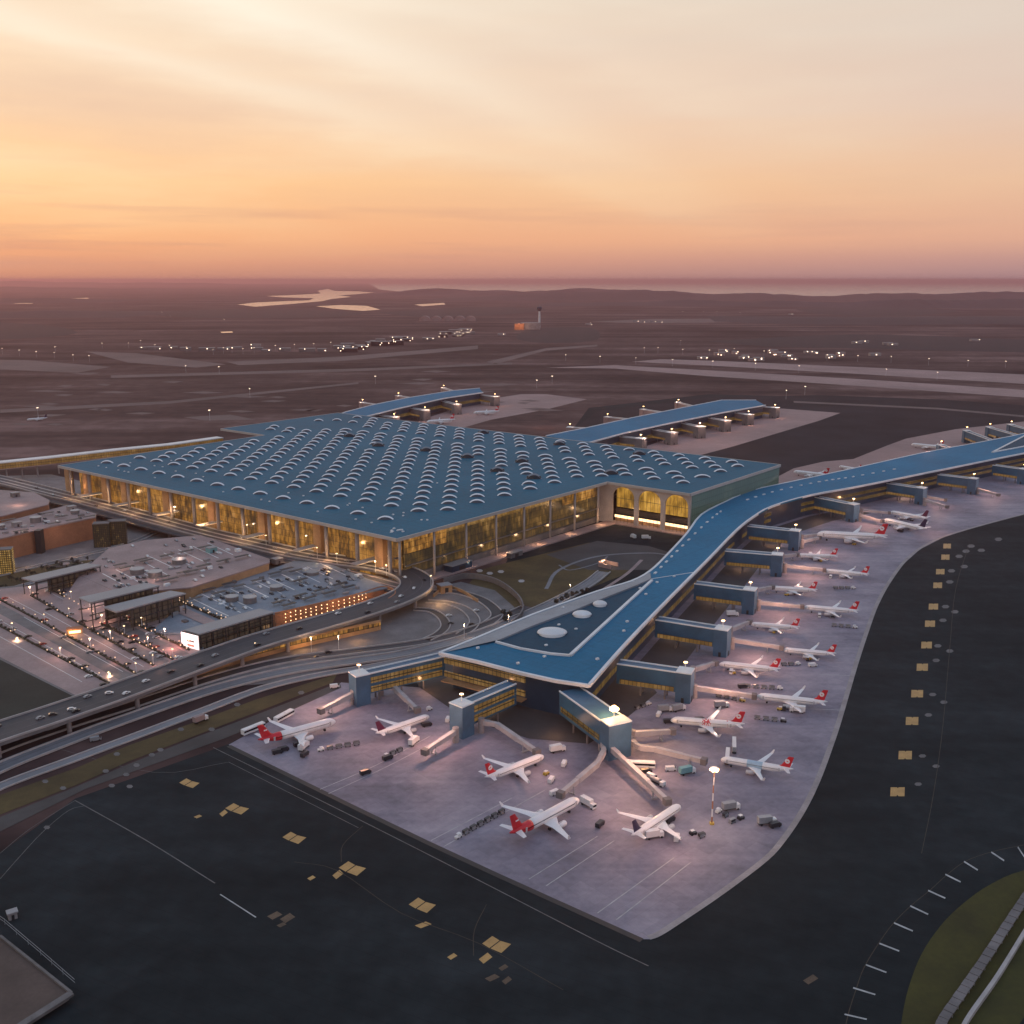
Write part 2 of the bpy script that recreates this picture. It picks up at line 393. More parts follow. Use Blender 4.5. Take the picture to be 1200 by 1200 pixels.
hi_ = nmath(nt, 'MULTIPLY', nmath(nt, 'MULTIPLY', amt, 4.2, clamp=True), wl_, clamp=True)
lo_ = nmath(nt, 'MULTIPLY', nmath(nt, 'MULTIPLY', amt, -3.4, clamp=True), wl_, clamp=True)
sky = nmix(nt, nmath(nt, 'MULTIPLY', hi_, 0.75), sky, nmix(nt, nmath(nt, 'MULTIPLY', el, 4.0, clamp=True), (1.0, 0.7, 0.33), (1.02, 0.9, 0.72)))
sky = nmix(nt, nmath(nt, 'MULTIPLY', lo_, 0.6), sky, nmix(nt, nmath(nt, 'MULTIPLY', el, 4.0, clamp=True), (0.66, 0.3, 0.19), (0.7, 0.54, 0.43)))
low_ = nmath(nt, 'MULTIPLY', nmath(nt, 'SUBTRACT', cl2, 0.52), nmath(nt, 'SUBTRACT', 1.0, nmath(nt, 'MULTIPLY', el, 9.0), clamp=True))
sky = nmix(nt, nmath(nt, 'MULTIPLY', nmath(nt, 'MULTIPLY', low_, 5.0, clamp=True), wl_, clamp=True), sky, (0.62, 0.29, 0.2))
for c0_, k_, w_, s_ in ((0.147, -0.39, 0.028, 0.6), (0.103, -0.24, 0.017, 0.42), (0.215, -0.3, 0.02, 0.28)):
    d_ = nmath(nt, 'SUBTRACT', nmath(nt, 'SUBTRACT', el, c0_), nmath(nt, 'MULTIPLY', az, k_))
    d_ = nmath(nt, 'ADD', d_, nmath(nt, 'MULTIPLY', nmath(nt, 'SUBTRACT', cl1, 0.5), 0.11))
    g_ = nmath(nt, 'POWER', 2.718, nmath(nt, 'MULTIPLY', nmath(nt, 'POWER', nmath(nt, 'ABSOLUTE', nmath(nt, 'DIVIDE', d_, w_)), 1.6), -1.0))
    fade_ = nmath(nt, 'MULTIPLY_ADD', az, -2.2, 0.55, clamp=True)
    sky = nmix(nt, nmath(nt, 'MULTIPLY', nmath(nt, 'MULTIPLY', g_, s_), fade_, clamp=True), sky, nmix(nt, nmath(nt, 'MULTIPLY', el, 5.0, clamp=True), (1.0, 0.72, 0.36), (1.03, 0.93, 0.76)))
# away from the sunset the sky is dimmer and bluer
back = nmath(nt, 'MULTIPLY_ADD', nmath(nt, 'COSINE', nmath(nt, 'SUBTRACT', az, SUN_AZ)), 0.5, 0.5, clamp=True)
flat = nmath(nt, 'MULTIPLY', nmath(nt, 'SUBTRACT', 1.0, back), nmath(nt, 'SUBTRACT', 1.0, nmath(nt, 'MULTIPLY', el, 1.6, clamp=True)))
sky = nmix(nt, nmath(nt, 'MULTIPLY', flat, 0.85, clamp=True), sky, (0.22, 0.26, 0.39))
nish = nt.nodes.new('ShaderNodeTexSky'); nish.sky_type = 'NISHITA'; nish.sun_disc = False
nish.sun_elevation = SUN_EL; nish.sun_rotation = SUN_AZ; nish.altitude = 200
nsc = nmix(nt, 1.0, nish.outputs[0], (0.005, 0.005, 0.006), 'MULTIPLY')
sky = nmix(nt, 1.0, sky, nsc, 'ADD')
nt.links.new(sky, bg.inputs[0]); bg.inputs[1].default_value = 1.07
nt.links.new(bg.outputs[0], out.inputs[0])
sl = bpy.data.lights.new('sun', 'SUN'); sl.energy = 0.35; sl.angle = math.radians(12); sl.color = (1.0, 0.62, 0.4)
so = bpy.data.objects.new('sun', sl); C.objects.link(so)
sd = Vector((math.sin(SUN_AZ) * math.cos(SUN_EL), math.cos(SUN_AZ) * math.cos(SUN_EL), math.sin(SUN_EL)))
so.rotation_euler = sd.to_track_quat('Z', 'Y').to_euler()
def lamp_light(p, power, col=(1.0, 0.62, 0.32), size=0.8, name='lamp_light'):
    l = bpy.data.lights.new(name, 'POINT'); l.energy = power; l.color = col; l.shadow_soft_size = size
    o = bpy.data.objects.new(name, l); C.objects.link(o); o.location = p
    return o

# air
hb = MB(); hb.prism([(-60000, -3000), (60000, -3000), (60000, 70000), (-60000, 70000)], -6, 262)
hm = bpy.data.materials.new('air'); hm.use_nodes = True; hn = hm.node_tree; hn.nodes.clear()
ho = hn.nodes.new('ShaderNodeOutputMaterial'); pv = hn.nodes.new('ShaderNodeVolumePrincipled')
pv.inputs['Density'].default_value = 4.2e-5; pv.inputs['Color'].default_value = (0.96, 0.52, 0.55, 1); pv.inputs['Anisotropy'].default_value = 0.62
hn.links.new(pv.outputs[0], ho.inputs['Volume'])
HAZE = hb.build('haze', hm); HAZE['kind'] = 'stuff'; HAZE['label'] = 'thin dusky evening haze over the whole airfield'

# ---------------------------------------------------------------- ground, runways, water, hills
gb = MB()
nx = 60
gb.add([(-60000, -2500, 0), (60000, -2500, 0), (60000, 6000, 0), (14000, 12600, 0), (9000, 12900, 0), (4000, 13600, 0), (300, 15500, 0), (-1500, 17500, 0), (-3300, 26000, 0), (-9000, 66000, 0), (-60000, 66000, 0)], [list(range(11))])
structure(gb.build('ground', M['earth'], recalc=False))
sb = MB(); sb.add([(-60000, -2500, -2), (60000, -2500, -2), (60000, 69000, -2), (-60000, 69000, -2)], [[0, 1, 2, 3]])
structure(sb.build('sea', surf('sea_water', (0.42, 0.4, 0.42), 0.25, 0.05, 0.0005, metal=1.0), recalc=False))
def polysheet(name, pts, z, mat, px=True):
    b = MB(); b.sheet(GL(pts) if px else pts, z); return structure(b.build(name, mat))
A_LEFT = [G(-140, 1090), G(0, 1000), G(88, 936), G(268, 872)]
asph = [xy(p) for p in A_LEFT] + [xy(G(330, 838)), xy(G(560, 740)), xy(G(640, 545)), xy(G(690, 478)), xy(G(830, 462)), xy(G(1050, 468)), xy(G(1500, 498)), (1500, 60), (-260, 60)]
polysheet('asphalt', asph, 0.05, M['asphalt'], px=False)
# main apron
PR = [(690, 803), (735, 752), (785, 700), (832, 653), (862, 622), (882, 606), (905, 593), (950, 580), (1000, 571), (1060, 559), (1120, 547), (1200, 531), (1300, 512)]
PL = [(515, 765), (560, 747), (625, 720), (700, 693), (740, 681), (762, 669), (780, 652), (805, 625), (822, 603), (850, 588), (880, 575), (920, 566), (1000, 549), (1080, 531), (1150, 518), (1200, 508), (1300, 486)]
PF = [(560, 775), (610, 788), (650, 797)]
ZP = 22.0
pier_out = GL(PL[::-1], ZP) + GL(PF, ZP) + GL(PR, ZP)
ap_east = [(268, 873), (500, 986), (740, 1096), (752, 1101), (762, 1101), (775, 1096), (800, 1080), (850, 1046), (900, 1008), (920, 986), (938, 960), (952, 935), (964, 908), (975, 878), (986, 845), (1005, 780), (1018, 740), (1028, 712), (1038, 692), (1048, 676), (1060, 660), (1078, 644), (1105, 630), (1140, 619), (1200, 603), (1320, 575)]
ap = [xy(p) for p in GL(ap_east)] + [xy(p) for p in GL(PL[::-1], ZP)] + [xy(G(400, 800)), xy(G(330, 838))]
polysheet('apron_concrete', ap, 0.12, M['apron'], px=False)
# kerb strip round the apron edge
eb = MB(); pth = smooth_path(GL(ap_east[4:], 0.2), 4); eb.ribbon(shift_path(pth, 1.2), 2.6)
structure(eb.build('apron_edge_strip', M['concrete'], recalc=False))
# back apron for pier D and the two rear piers
polysheet('rear_apron_concrete', [(905, 562), (930, 549), (965, 541), (1000, 538), (1040, 522), (1062, 514), (1120, 503), (1200, 494), (1300, 486), (1300, 512), (1150, 526), (1000, 556), (920, 572)], 0.12, M['far_concrete'])
polysheet('middle_apron_concrete', [(690, 545), (760, 522), (850, 492), (905, 478), (985, 484), (960, 493), (860, 523), (815, 535), (720, 540)], 0.12, M['far_concrete'])
polysheet('back_apron_concrete', [(450, 512), (500, 490), (560, 470), (610, 462), (640, 462), (688, 468), (640, 480), (575, 492), (530, 505), (480, 515)], 0.14, M['far_concrete'])
# dark service roads close to the pier
off = offset_poly(pier_out, -30)
def near_right(lst, d):
    p = GL(lst, ZP); p2 = [Vector((q.x, q.y, 0)) for q in p]; return shift_path(p2, -d)
pr0 = GL(PR, 0); pr = [Vector((p.x, p.y, 0)) for p in GL(PR, ZP)]
outer = shift_path(pr, -26)
band_ = [xy(p) for p in pr[1:9]] + [xy(p) for p in outer[1:9]][::-1]
polysheet('service_road', band_, 0.17, M['service'], px=False)
polysheet('service_road', [(430, 792), (478, 786), (492, 806), (530, 832), (575, 852), (620, 866), (690, 872), (722, 852), (770, 812), (735, 770), (560, 760), (480, 770)], 0.2, M['service'])
M['old_asphalt'] = surf('old_asphalt', (0.034, 0.03, 0.034), 0.9, 0.3, 0.01, spec=0.1, fine=0.2)
polysheet('asphalt', [(640, 545), (676, 500), (700, 482), (830, 466), (960, 463), (1100, 468), (1500, 496), (1500, 512), (1200, 508), (1000, 548), (900, 560), (700, 560)], 0.09, M['old_asphalt'])
# runways
polysheet('runway', [(640, 431), (720, 432), (830, 441), (1000, 452), (1200, 466), (1400, 482), (1400, 474), (1200, 457), (1000, 444), (830, 434), (720, 428)], 0.3, M['far_concrete'])
polysheet('runway', [(740, 424), (840, 429), (1000, 438), (1200, 450), (1400, 462), (1400, 450), (1200, 439), (1000, 430), (840, 423), (775, 421)], 0.3, M['far_concrete'])
M['far_strip'] = surf('far_taxiway', (0.15, 0.1, 0.092), 0.85, 0.25, 0.004, fine=0.2)
for pts in ([(-60, 421), (30, 422), (130, 430), (90, 437), (0, 433), (-60, 432)], [(100, 412), (160, 414), (265, 427), (230, 431), (150, 425)], [(265, 424), (400, 418), (560, 405), (560, 409), (400, 423), (280, 428)],
            [(690, 377), (760, 374), (890, 373), (880, 377), (760, 379)], [(130, 440), (420, 432), (600, 425), (600, 427), (420, 435), (130, 443)], [(0, 480), (200, 470), (420, 448), (420, 450), (200, 473), (0, 484)],
            [(215, 489), (270, 486), (300, 492), (240, 493)], [(570, 424), (640, 408), (700, 404), (700, 406), (640, 411), (580, 427)], [(930, 470), (1100, 478), (1200, 487), (1200, 489), (1100, 480), (930, 472)]):
    polysheet('taxiway', pts, 0.25, M['far_strip'])
for k in range(34):
    px = RND.uniform(0, 640); py = RND.uniform(440, 500) - px * 0.03
    l = RND.uniform(8, 26)
    polysheet('dirt_patch', [(px - l, py), (px, py - 1.2), (px + l, py + RND.uniform(-1, 1)), (px + 2, py + 1.4)], 0.2, M['far_strip'])
# lakes
for pts in ([(278, 357), (300, 354.5), (335, 353), (362, 352), (368, 349.5), (330, 348.5), (312, 347), (350, 345.5), (376, 344), (372, 341), (384, 338.5), (392, 341), (420, 341.5), (438, 343), (415, 345), (396, 346), (412, 348), (388, 350.5), (378, 353), (345, 356), (300, 359.5)],
            [(370, 359), (400, 357.5), (430, 358.5), (446, 363), (425, 364.5), (392, 362)], [(12, 353), (40, 353), (38, 356), (18, 356)], [(76, 350), (104, 349), (102, 352), (80, 352)], [(485, 357), (520, 355), (522, 357), (495, 359)],
            [(258, 389), (272, 388.5), (273, 390), (260, 390.5)]):
    polysheet('lake', pts, 1.0, M['water'])
def ridge(name, p0, p1, width, hmax, seed, n=90, rag=0.25):
    r = random.Random(seed); p0, p1 = Vector((*p0, 0)), Vector((*p1, 0)); d = (p1 - p0); s = Vector((-d.y, d.x, 0)).normalized()
    ph = [r.uniform(0, 6.28) for _ in range(6)]
    prof = [-0.5, -0.35, -0.2, -0.08, 0.0, 0.1, 0.3, 0.5]; hh = [-0.02, 0.3, 0.72, 0.93, 1, 0.9, 0.5, -0.02]
    vs = []; fs = []
    for i in range(n + 1):
        t = i / n; k = 0.62 + 0.2 * math.sin(t * 9 + ph[0]) + 0.12 * math.sin(t * 23 + ph[1]) + rag * 0.3 * math.sin(t * 61 + ph[2]) + rag * r.uniform(-0.18, 0.18)
        e = min(1, 8 * t, 8 * (1 - t)); k = max(0.06, k * e)
        for a, h in zip(prof, hh):
            q = p0 + d * t + s * (a * width + width * 0.1 * math.sin(t * 14 + ph[3])); vs.append((q.x, q.y, max(-1, hmax * h * k) if abs(a) < 0.5 else -1))
    m = len(prof)
    for i in range(n):
        for j in range(m - 1): fs.append([i * m + j, i * m + j + 1, (i + 1) * m + j + 1, (i + 1) * m + j])
    b = MB(); b.add(vs, fs); structure(b.build(name, M['hill'], smooth=False))
ridge('hills', (-900, 13500), (13000, 12500), 2600, 125, 3, 160, 0.35)
ridge('hills', (300, 10200), (9500, 8800), 1700, 62, 5, 140, 0.4)
ridge('hills', (-1700, 17500), (2500, 14500), 3000, 118, 8, 120, 0.2)
ridge('hills', (-34000, 42000), (-9000, 46000), 9000, 190, 9, 120, 0.2)
ridge('hills', (-22000, 26000), (-6800, 24000), 5000, 95, 12, 120, 0.25)
ridge('hills', (-12000, 12500), (-4200, 11500), 2200, 45, 14, 120, 0.3)
ridge('hills', (-9000, 7600), (-2400, 7000), 1500, 24, 15, 100, 0.3)
ridge('hills', (1200, 6300), (6500, 5600), 1300, 20, 16, 100, 0.3)
scene.view_settings.view_transform = 'Standard'; scene.view_settings.look = 'None'
scene.view_settings.exposure = 0.0; scene.view_settings.gamma = 1.0
scene.cycles.use_denoising = True
scene.cycles.max_bounces = 5; scene.cycles.volume_bounces = 0; scene.cycles.sample_clamp_indirect = 4

# ================================================================ terminal building
ZR = 40.0
term = tag(empty('terminal_building', T(0, 0)), 'huge airport terminal under a flat blue roof dotted with white skylight domes', 'terminal')
def TP(o):                       # parent keeping world coordinates
    o.parent = term; o.matrix_parent_inverse = Matrix.Translation(-term.location); return o
roof_ab = [(0, 0), (500, 0), (505, 272), (596, 272), (600, 480), (-90, 480), (-90, 285.5), (0, 285.5)]
roof_pts = [T(a, b) for a, b in roof_ab]
b = MB(); b.prism(offset_poly(roof_pts, 0.9), ZR - 1.6, ZR)
TP(b.build('roof', M['terminal_blue']))
b = MB()
rp = [Vector((p[0], p[1], 0)) for p in offset_poly(roof_pts, 0.45)]
for i in range(len(rp)):
    p, q = rp[i], rp[(i + 1) % len(rp)]
    b.bar((p.x, p.y, ZR - 0.9), (q.x, q.y, ZR - 0.9), 0.95, 2.6)
TP(b.build('fascia', M['fascia']))
# glazed walls, set back under the eaves
M['t_front'] = lit_glass('terminal_front_glazing', GOLD, 0.58, (2.6, 5.2), nscale=0.035, rz=-TB - math.pi / 2, blob=0.3, panel=0.06, mull=0.045)
M['t_side'] = lit_glass('terminal_side_glazing', DUSK, 0.5, (3.2, 5.5), nscale=0.03, rz=-TB, blob=0.25, panel=0.05, mull=0.045)
M['t_green'] = lit_glass('terminal_green_glazing', [(0.3, (0.03, 0.045, 0.04)), (0.6, (0.05, 0.075, 0.06)), (0.8, (0.16, 0.15, 0.09))], 0.7, (4.0, 6.0), dark=(0.05, 0.08, 0.08), rz=-TB)
M['t_hall'] = lit_glass('lit_hall_interior', [(0.36, (0.14, 0.075, 0.015)), (0.5, (0.55, 0.28, 0.04)), (0.62, (0.9, 0.5, 0.1)), (0.78, (1, 0.75, 0.35))], 0.75, (60, 60), nscale=0.07, rz=-TB, mull=0, blob=0.2, panel=0.05)
b = MB(); b.bar(T(12, 17, 19), T(488, 17, 19), 0.8, 38); TP(b.build('front_glazing', M['t_front']))
b = MB(); b.bar(T(11, 18, 21.5), T(11, 286, 21.5), 0.8, 33); TP(b.build('side_glazing', M['t_side']))
M['t_upper'] = lit_glass('terminal_upper_glazing', AMBER, 0.5, (3.8, 4.0), rz=-TB, blob=0.2)
b = MB(); b.bar(T(10.4, 18, 34), T(10.4, 286, 34), 0.5, 5.0); TP(b.build('clerestory', M['t_upper']))
M['litbay'] = (lit_glass('terminal_lit_bay', GOLD, 0.6, (3.2, 4.5), rz=-TB, blob=0.3))
b = MB(); b.bar(T(10.2, 18, 30), T(10.2, 66, 30), 0.5, 15); TP(b.build('lit_bay', M['litbay']))
b = MB(); b.bar(T(10.1, 226, 30), T(10.1, 284, 30), 0.5, 9); TP(b.build('lit_bay', M['litbay']))
b = MB(); b.bar(T(10, 18, 2.6), T(10, 286, 2.6), 3.0, 5.2); TP(b.build('plinth_wall', M['concrete_dark']))
b = MB(); b.bar(T(9.8, 18, 13), T(9.8, 286, 13), 1.6, 0.7); TP(b.build('floor_edge', M['concrete_dark']))
b = MB(); b.bar(T(15.5, 12, 19.5), T(15.5, 488, 19.5), 2.6, 0.8); TP(b.build('floor_edge', M['concrete_dark']))
b = MB(); b.bar(T(3, 20, 0.6), T(-4, 290, 0.6), 13, 1.2); TP(b.build('walkway', M['deck_pink']))
b = MB(); b.bar(T(-88.6, 291, 19), T(-88.6, 478, 19), 1, 38); b.bar(T(-88, 474, 19), T(590, 474, 19), 1, 38); b.bar(T(492, 20, 19), T(496, 270, 19), 1, 38)
TP(b.build('glass_wall', M['t_green']))
# columns
for k in range(14):
    a = 14 + 36.3 * k
    c = MB(); c.tube(T(a, 6, 0), T(a, 6, 38.4), 1.6, 1.6, 12); TP(c.build('column', M['concrete'], smooth=True))
    if k % 2 == 0 or k > 9:
        c = MB(); c.box(T(a + 17, 13, 18), (9, 5, 36), TB + math.pi / 2); TP(c.build('stair_core', M['ochre']))
for k in range(8):
    c = MB(); c.tube(T(3.5, 6 + 38.4 * k, 0), T(3.5, 6 + 38.4 * k, 38.4), 1.0, 1.0, 10); TP(c.build('column', M['parapet'], smooth=True))
# entrance vestibules: lit canopies across the forecourt
for k in range(7):
    a = 40 + 68 * k
    c = MB(); c.box(T(a, 5, 15.2), (7, 26, 0.8), TB - math.pi / 2 + 0.0); e = TP(c.build('entrance_canopy', M['parapet']))
    c = MB(); c.box(T(a, 5, 14.6), (5.6, 24, 0.3), TB - math.pi / 2); l = c.build('light_strip', M['lamp_soft'], e)
# hall arches on the recessed front
c = MB(); c.bar(T(11.5, 288, 19), T(-2.2, 289.4, 19), 1.5, 38); TP(c.build('corner_wall', M['parapet']))
c = MB(); c.bar(T(-2, 300, 26), T(-88, 300, 26), 1, 24); TP(c.build('hall_interior', M['t_hall']))
c = MB(); c.bar(T(-2, 299, 10.5), T(-88, 299, 10.5), 1, 5.2); TP(c.build('dark_band', M['black_steel']))
c = MB(); c.bar(T(-2, 297, 5.3), T(-88, 297, 5.3), 1, 2.4); TP(c.build('light_strip', M['lamp_soft']))
c = MB(); c.bar(T(-2, 298, 2.2), T(-88, 298, 2.2), 1, 4.2); TP(c.build('base_wall', M['ochre']))
c = MB(); c.bar(T(2, 290, 0.5), T(-92, 290, 0.5), 12, 1.0); TP(c.build('walkway', M['deck_pink']))
for k in range(3):
    a0 = -2 - 29 * k; a1 = a0 - 29; am = (a0 + a1) / 2; rr = 12.2
    n = 14; arch = []
    for i in range(n + 1):
        t = math.pi * i / n; arch.append((am + rr * math.cos(t), 25 + 11.5 * math.sin(t) ** 0.8))
    pts = [(a0, 1), (a0, 38.2), (a1, 38.2), (a1, 1), (am - rr, 1)] + arch[::-1] + [(am + rr, 1)]
    m_ = MB(); fr = [T(a, 288.6, z) for a, z in pts]; bk = [T(a, 290.2, z) for a, z in pts]; nn = len(pts)
    m_.add(fr + bk, [[i, (i + 1) % nn, nn + (i + 1) % nn, nn + i] for i in range(nn)] + [list(range(nn)), [nn + i for i in range(nn)][::-1]])
    TP(m_.build('arch', M['parapet']))
    for q in range(5):
        m_ = MB()
    m_ = MB()
    for q in range(1, 6): m_.bar(T(am - rr + q * rr / 3, 290.6, 1), T(am - rr + q * rr / 3, 290.6, 34), 0.25, 0.25)
    for z in (13.2, 25): m_.bar(T(am - rr, 290.7, z), T(am + rr, 290.7, z), 0.3, 0.35)
    TP(m_.build('mullion', M['black_steel']))
# little gatehouse and kiosk beside the terminal
def kiosk(px, py, sx, sy, h, rz, label, mat, cat='kiosk'):
    p = G(px, py); e = tag(empty('kiosk', p, rz), label, cat)
    b = MB(); b.box((0, 0, h / 2), (sx, sy, h)); b.build('wall', mat, e)
    b = MB(); b.box((0, 0, h + 0.25), (sx + 0.8, sy + 0.8, 0.5)); b.build('roof', M['canopy_grey'], e)
    b = MB(); b.box((0, -sy / 2 - 0.1, h * 0.4), (sx * 0.3, 0.2, h * 0.7)); b.build('door', M['black_steel'], e)
kiosk(537, 668, 24, 9, 6, TB, 'dark blue shed with pale roof at the foot of the terminal corner', M['wall_blue'], 'shed')
kiosk(603, 652, 16, 5, 4, TB, 'small low white-roofed shed on the walkway beside the terminal', M['concrete_dark'], 'shed')

# skylight domes: an eyebrow vault of blue sheet with a white arched rim and a dark glass front
XA = -TB                                     # world X seen from the terminal
def skylight_geo(mw, mg, ms, L=13.6, Hh=3.0, D=6.5, n=10):
    def arch(sx, y, s):
        out_ = []
        for i in range(n + 1):
            t = -1 + 2 * i / n; out_.append((sx * t * L / 2, y, s * Hh * (1 - t * t) ** 0.8))
        return out_
    # rim: arch tube of box section
    a0 = arch(1.0, 0.9, 0.97); a1 = arch(0.86, 0.6, 0.7); a2 = arch(1.0, 0.1, 1.0); a3 = arch(0.86, -1.1, 0.7)
    N = n + 1
    mw.loft([[a0[i], a2[i], a3[i], a1[i]] for i in range(N)])
    # glass front slopes down towards -y
    g0 = arch(0.875, -0.5, 0.74); g1 = [(x * 0.98, -1.2 - D * 0.3 * (1 - (2 * i / n - 1) ** 2), 0.06) for i, (x, y, z) in enumerate(g0)]
    mg.add(g0 + g1, [[i, i + 1, N + i + 1, N + i] for i in range(n)])
    # back shell slopes down to +y
    s0 = arch(0.99, 0.85, 0.96); s1 = [(x * 0.9, 1.1 + D * 0.6 * (1 - (2 * i / n - 1) ** 2), 0.05) for i, (x, y, z) in enumerate(s0)]
    ms.add(s0 + s1, [[i, i + 1, N + i + 1, N + i] for i in range(n)])
M['skylight_glass'] = surf('skylight_glass', (0.045, 0.055, 0.07), 0.3, 0.15, 0.3)
mw, mg, ms = MB(), MB(), MB(); skylight_geo(mw, mg, ms)
sk = mw.build('skylight', M['rim_white']); mg.build('glass', M['skylight_glass'], sk); ms.build('shell', M['terminal_blue'], sk)
def inside(a, b, m=22):
    if b < 275: return 30 <= a <= 487 and b > 20
    return -90 + 26 <= a <= 600 - 30 and b <= 470 and (b > 300 or a > 16)
sites = [(54 + 32.3 * i, 41.0, 1.0) for i in range(14)]
for r in range(21):
    bb = 79.6 + 19.05 * r
    for i in range(-6, 20):
        a = 54 + 32.3 * i + (16.15 if r % 2 else 0)
        if bb <= 275 and a < 36: continue
        if bb > 275 and bb < 310 and a < 20: continue
        if a > 500 - 18 and bb < 300: continue
        if not inside(a, bb): continue
        if a > 470 and bb > 330 and RND.random() < 0.45: continue
        wide = 1.22 if r == 15 else 1.0
        if r == 16: continue
        sites.append((a, bb, wide))
TOW = [(a, b_) for a, b_ in ((330, 300), (262, 310), (196, 305), (132, 320), (118, 262), (66, 255), (412, 330), (300, 455), (170, 440), (60, 440), (20, 322))]
def vent_here(a, b_): return any(abs(a - x) < 13 and abs(b_ - y) < 11 for x, y in TOW)
sites.sort(key=lambda s: T(s[0], s[1]).y)
first = True; count = 0
fw, fg, fs_ = MB(), MB(), MB()
for a, b_, wd in sites:
    if vent_here(a, b_): continue
    p = T(a, b_, ZR + 0.02)
    if count < 99:
        o = sk if first else copy_tree(sk)
        first = False; count += 1
        o.location = p; o.scale = (wd, 1, 1); TP(o)
    else:
        mw, mg, ms = MB(), MB(), MB(); skylight_geo(mw, mg, ms, 13.6 * wd)
        for src, dst in ((mw, fw), (mg, fg), (ms, fs_)):
            dst.add([(v[0] + p.x, v[1] + p.y, v[2] + p.z) for v in src.v], src.f)
o = TP(fw.build('skylight', M['rim_white'])); o['kind'] = 'stuff'
g_ = fg.build('glass', M['skylight_glass']); g_.parent = o; g_['kind'] = 'stuff'
g_ = fs_.build('shell', M['terminal_blue']); g_.parent = o; g_['kind'] = 'stuff'
# raised smoke-vent housings with a deep dark front
mw, mg, ms = MB(), MB(), MB(); skylight_geo(mw, mg, ms, 16.0, 5.4)
vd = ms; vent_front = MB(); vent_front.box((0, 0.4, 1.3), (14, 2.4, 2.6))
v0 = None
for a, b_ in TOW:
    if v0 is None:
        v0 = mw.build('smoke_vent', M['grey_roof']); mg.build('glass', M['cockpit'], v0); vent_front.build('louvre', M['black_steel'], v0); vd.build('shell', M['grey_roof'], v0); o = v0
    else: o = copy_tree(v0)
    o.location = T(a, b_, ZR + 0.02); TP(o)
# small roof hatches
hb_ = MB()
for k in range(46):
    a, b_ = RND.uniform(20, 480), RND.choice([60 + RND.uniform(-4, 4), 25, RND.uniform(60, 280)])
    hb_.box(T(a, b_, ZR + 0.4), (1.4, 1.4, 0.8), TB)
for k in range(8): hb_.box(T(8 + RND.uniform(0, 18), 10 + RND.uniform(0, 14), ZR + 0.4), (2.0, 1.4, 0.8), TB)
o = TP(hb_.build('roof_hatch', M['roof_white'])); o['kind'] = 'stuff'
for k in range(9): lamp_light(T(20 + 56 * k, -3, 18), 8000, (1.0, 0.56, 0.24), 0.7)
for k in range(6): lamp_light(T(-3, 30 + 48 * k, 6), 2600, (1.0, 0.58, 0.3), 1)
for k in range(3): lamp_light(T(-16 - 29 * k, 282, 10), 2600, (1.0, 0.55, 0.28), 1)

# ================================================================ main pier
pier = tag(empty('pier_building', G(690, 803, 0)), 'long blue-roofed boarding pier curving from a triangular head to the right edge', 'pier')
def PP(o, root=None):
    root = root or pier; o.parent = root; o.matrix_parent_inverse = Matrix.Translation(-root.location); return o
b = MB(); b.prism(pier_out, ZP - 1.3, ZP); PP(b.build('roof', M['pier_roof']))
b = MB()
for path in (smooth_path(GL(PR, ZP), 3), GL([(690, 803)] + PF[::-1] + [(515, 765)], ZP), smooth_path(GL(PL, ZP), 3)):
    for i in range(len(path) - 1): b.bar(path[i] + Vector((0, 0, -0.4)), path[i + 1] + Vector((0, 0, -0.4)), 1.7, 1.7)
PP(b.build('gutter', M['roof_white']))
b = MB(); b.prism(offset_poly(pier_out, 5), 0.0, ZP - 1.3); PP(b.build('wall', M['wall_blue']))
# grey western slope between courtyard and eaves, rising gently to the middle
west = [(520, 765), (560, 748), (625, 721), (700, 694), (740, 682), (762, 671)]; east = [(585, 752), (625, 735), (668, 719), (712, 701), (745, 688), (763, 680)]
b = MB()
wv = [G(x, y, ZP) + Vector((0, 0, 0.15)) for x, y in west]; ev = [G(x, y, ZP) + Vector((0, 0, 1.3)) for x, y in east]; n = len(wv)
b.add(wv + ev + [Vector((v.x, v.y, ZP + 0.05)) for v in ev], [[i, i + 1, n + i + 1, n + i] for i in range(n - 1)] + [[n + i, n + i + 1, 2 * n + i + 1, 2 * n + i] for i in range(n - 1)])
PP(b.build('west_slope', M['grey_roof']))  # reflected sunset sky put into the slope's colour as a paler grey
court = [(582, 753), (625, 735.5), (668, 719.5), (712, 701.5), (763, 681), (668, 768), (630, 764)]
b = MB(); b.sheet(GL(court, ZP), ZP + 0.25); PP(b.build('court_roof', M['court_blue']))
b = MB()
for path in ([(764, 680), (668, 768)], [(668, 768), (645, 766), (610, 760), (581, 752)]):
    p = GL(path, ZP + 0.6)
    for i in range(len(p) - 1): b.bar(p[i], p[i + 1], 1.9 if len(p) == 2 else 1.3, 1.2)
PP(b.build('court_parapet', M['roof_white']))
for px, py, rx in ((647, 741, 9.2), (682, 720, 6.2), (703, 708, 4.8)):
    p = G(px, py, ZP + 1); c = MB()
    rings = []
    for k in range(7):
        t = k / 6 * math.pi / 2
        rings.append([p + Vector((rx * math.cos(t) * math.cos(a), rx * 0.8 * math.cos(t) * math.sin(a), 2.4 * math.sin(t))) for a in [2 * math.pi * i / 20 for i in range(20)]] if k < 6 else [p + Vector((0.2 * math.cos(a), 0.2 * math.sin(a), 2.4)) for a in [2 * math.pi * i / 20 for i in range(20)]])
    c.loft(rings); c.tube(p + Vector((0, 0, -1)), p, rx * 0.9, rx * 0.9, 20)
    PP(c.build('oval_skylight', M['roof_white'], smooth=True))
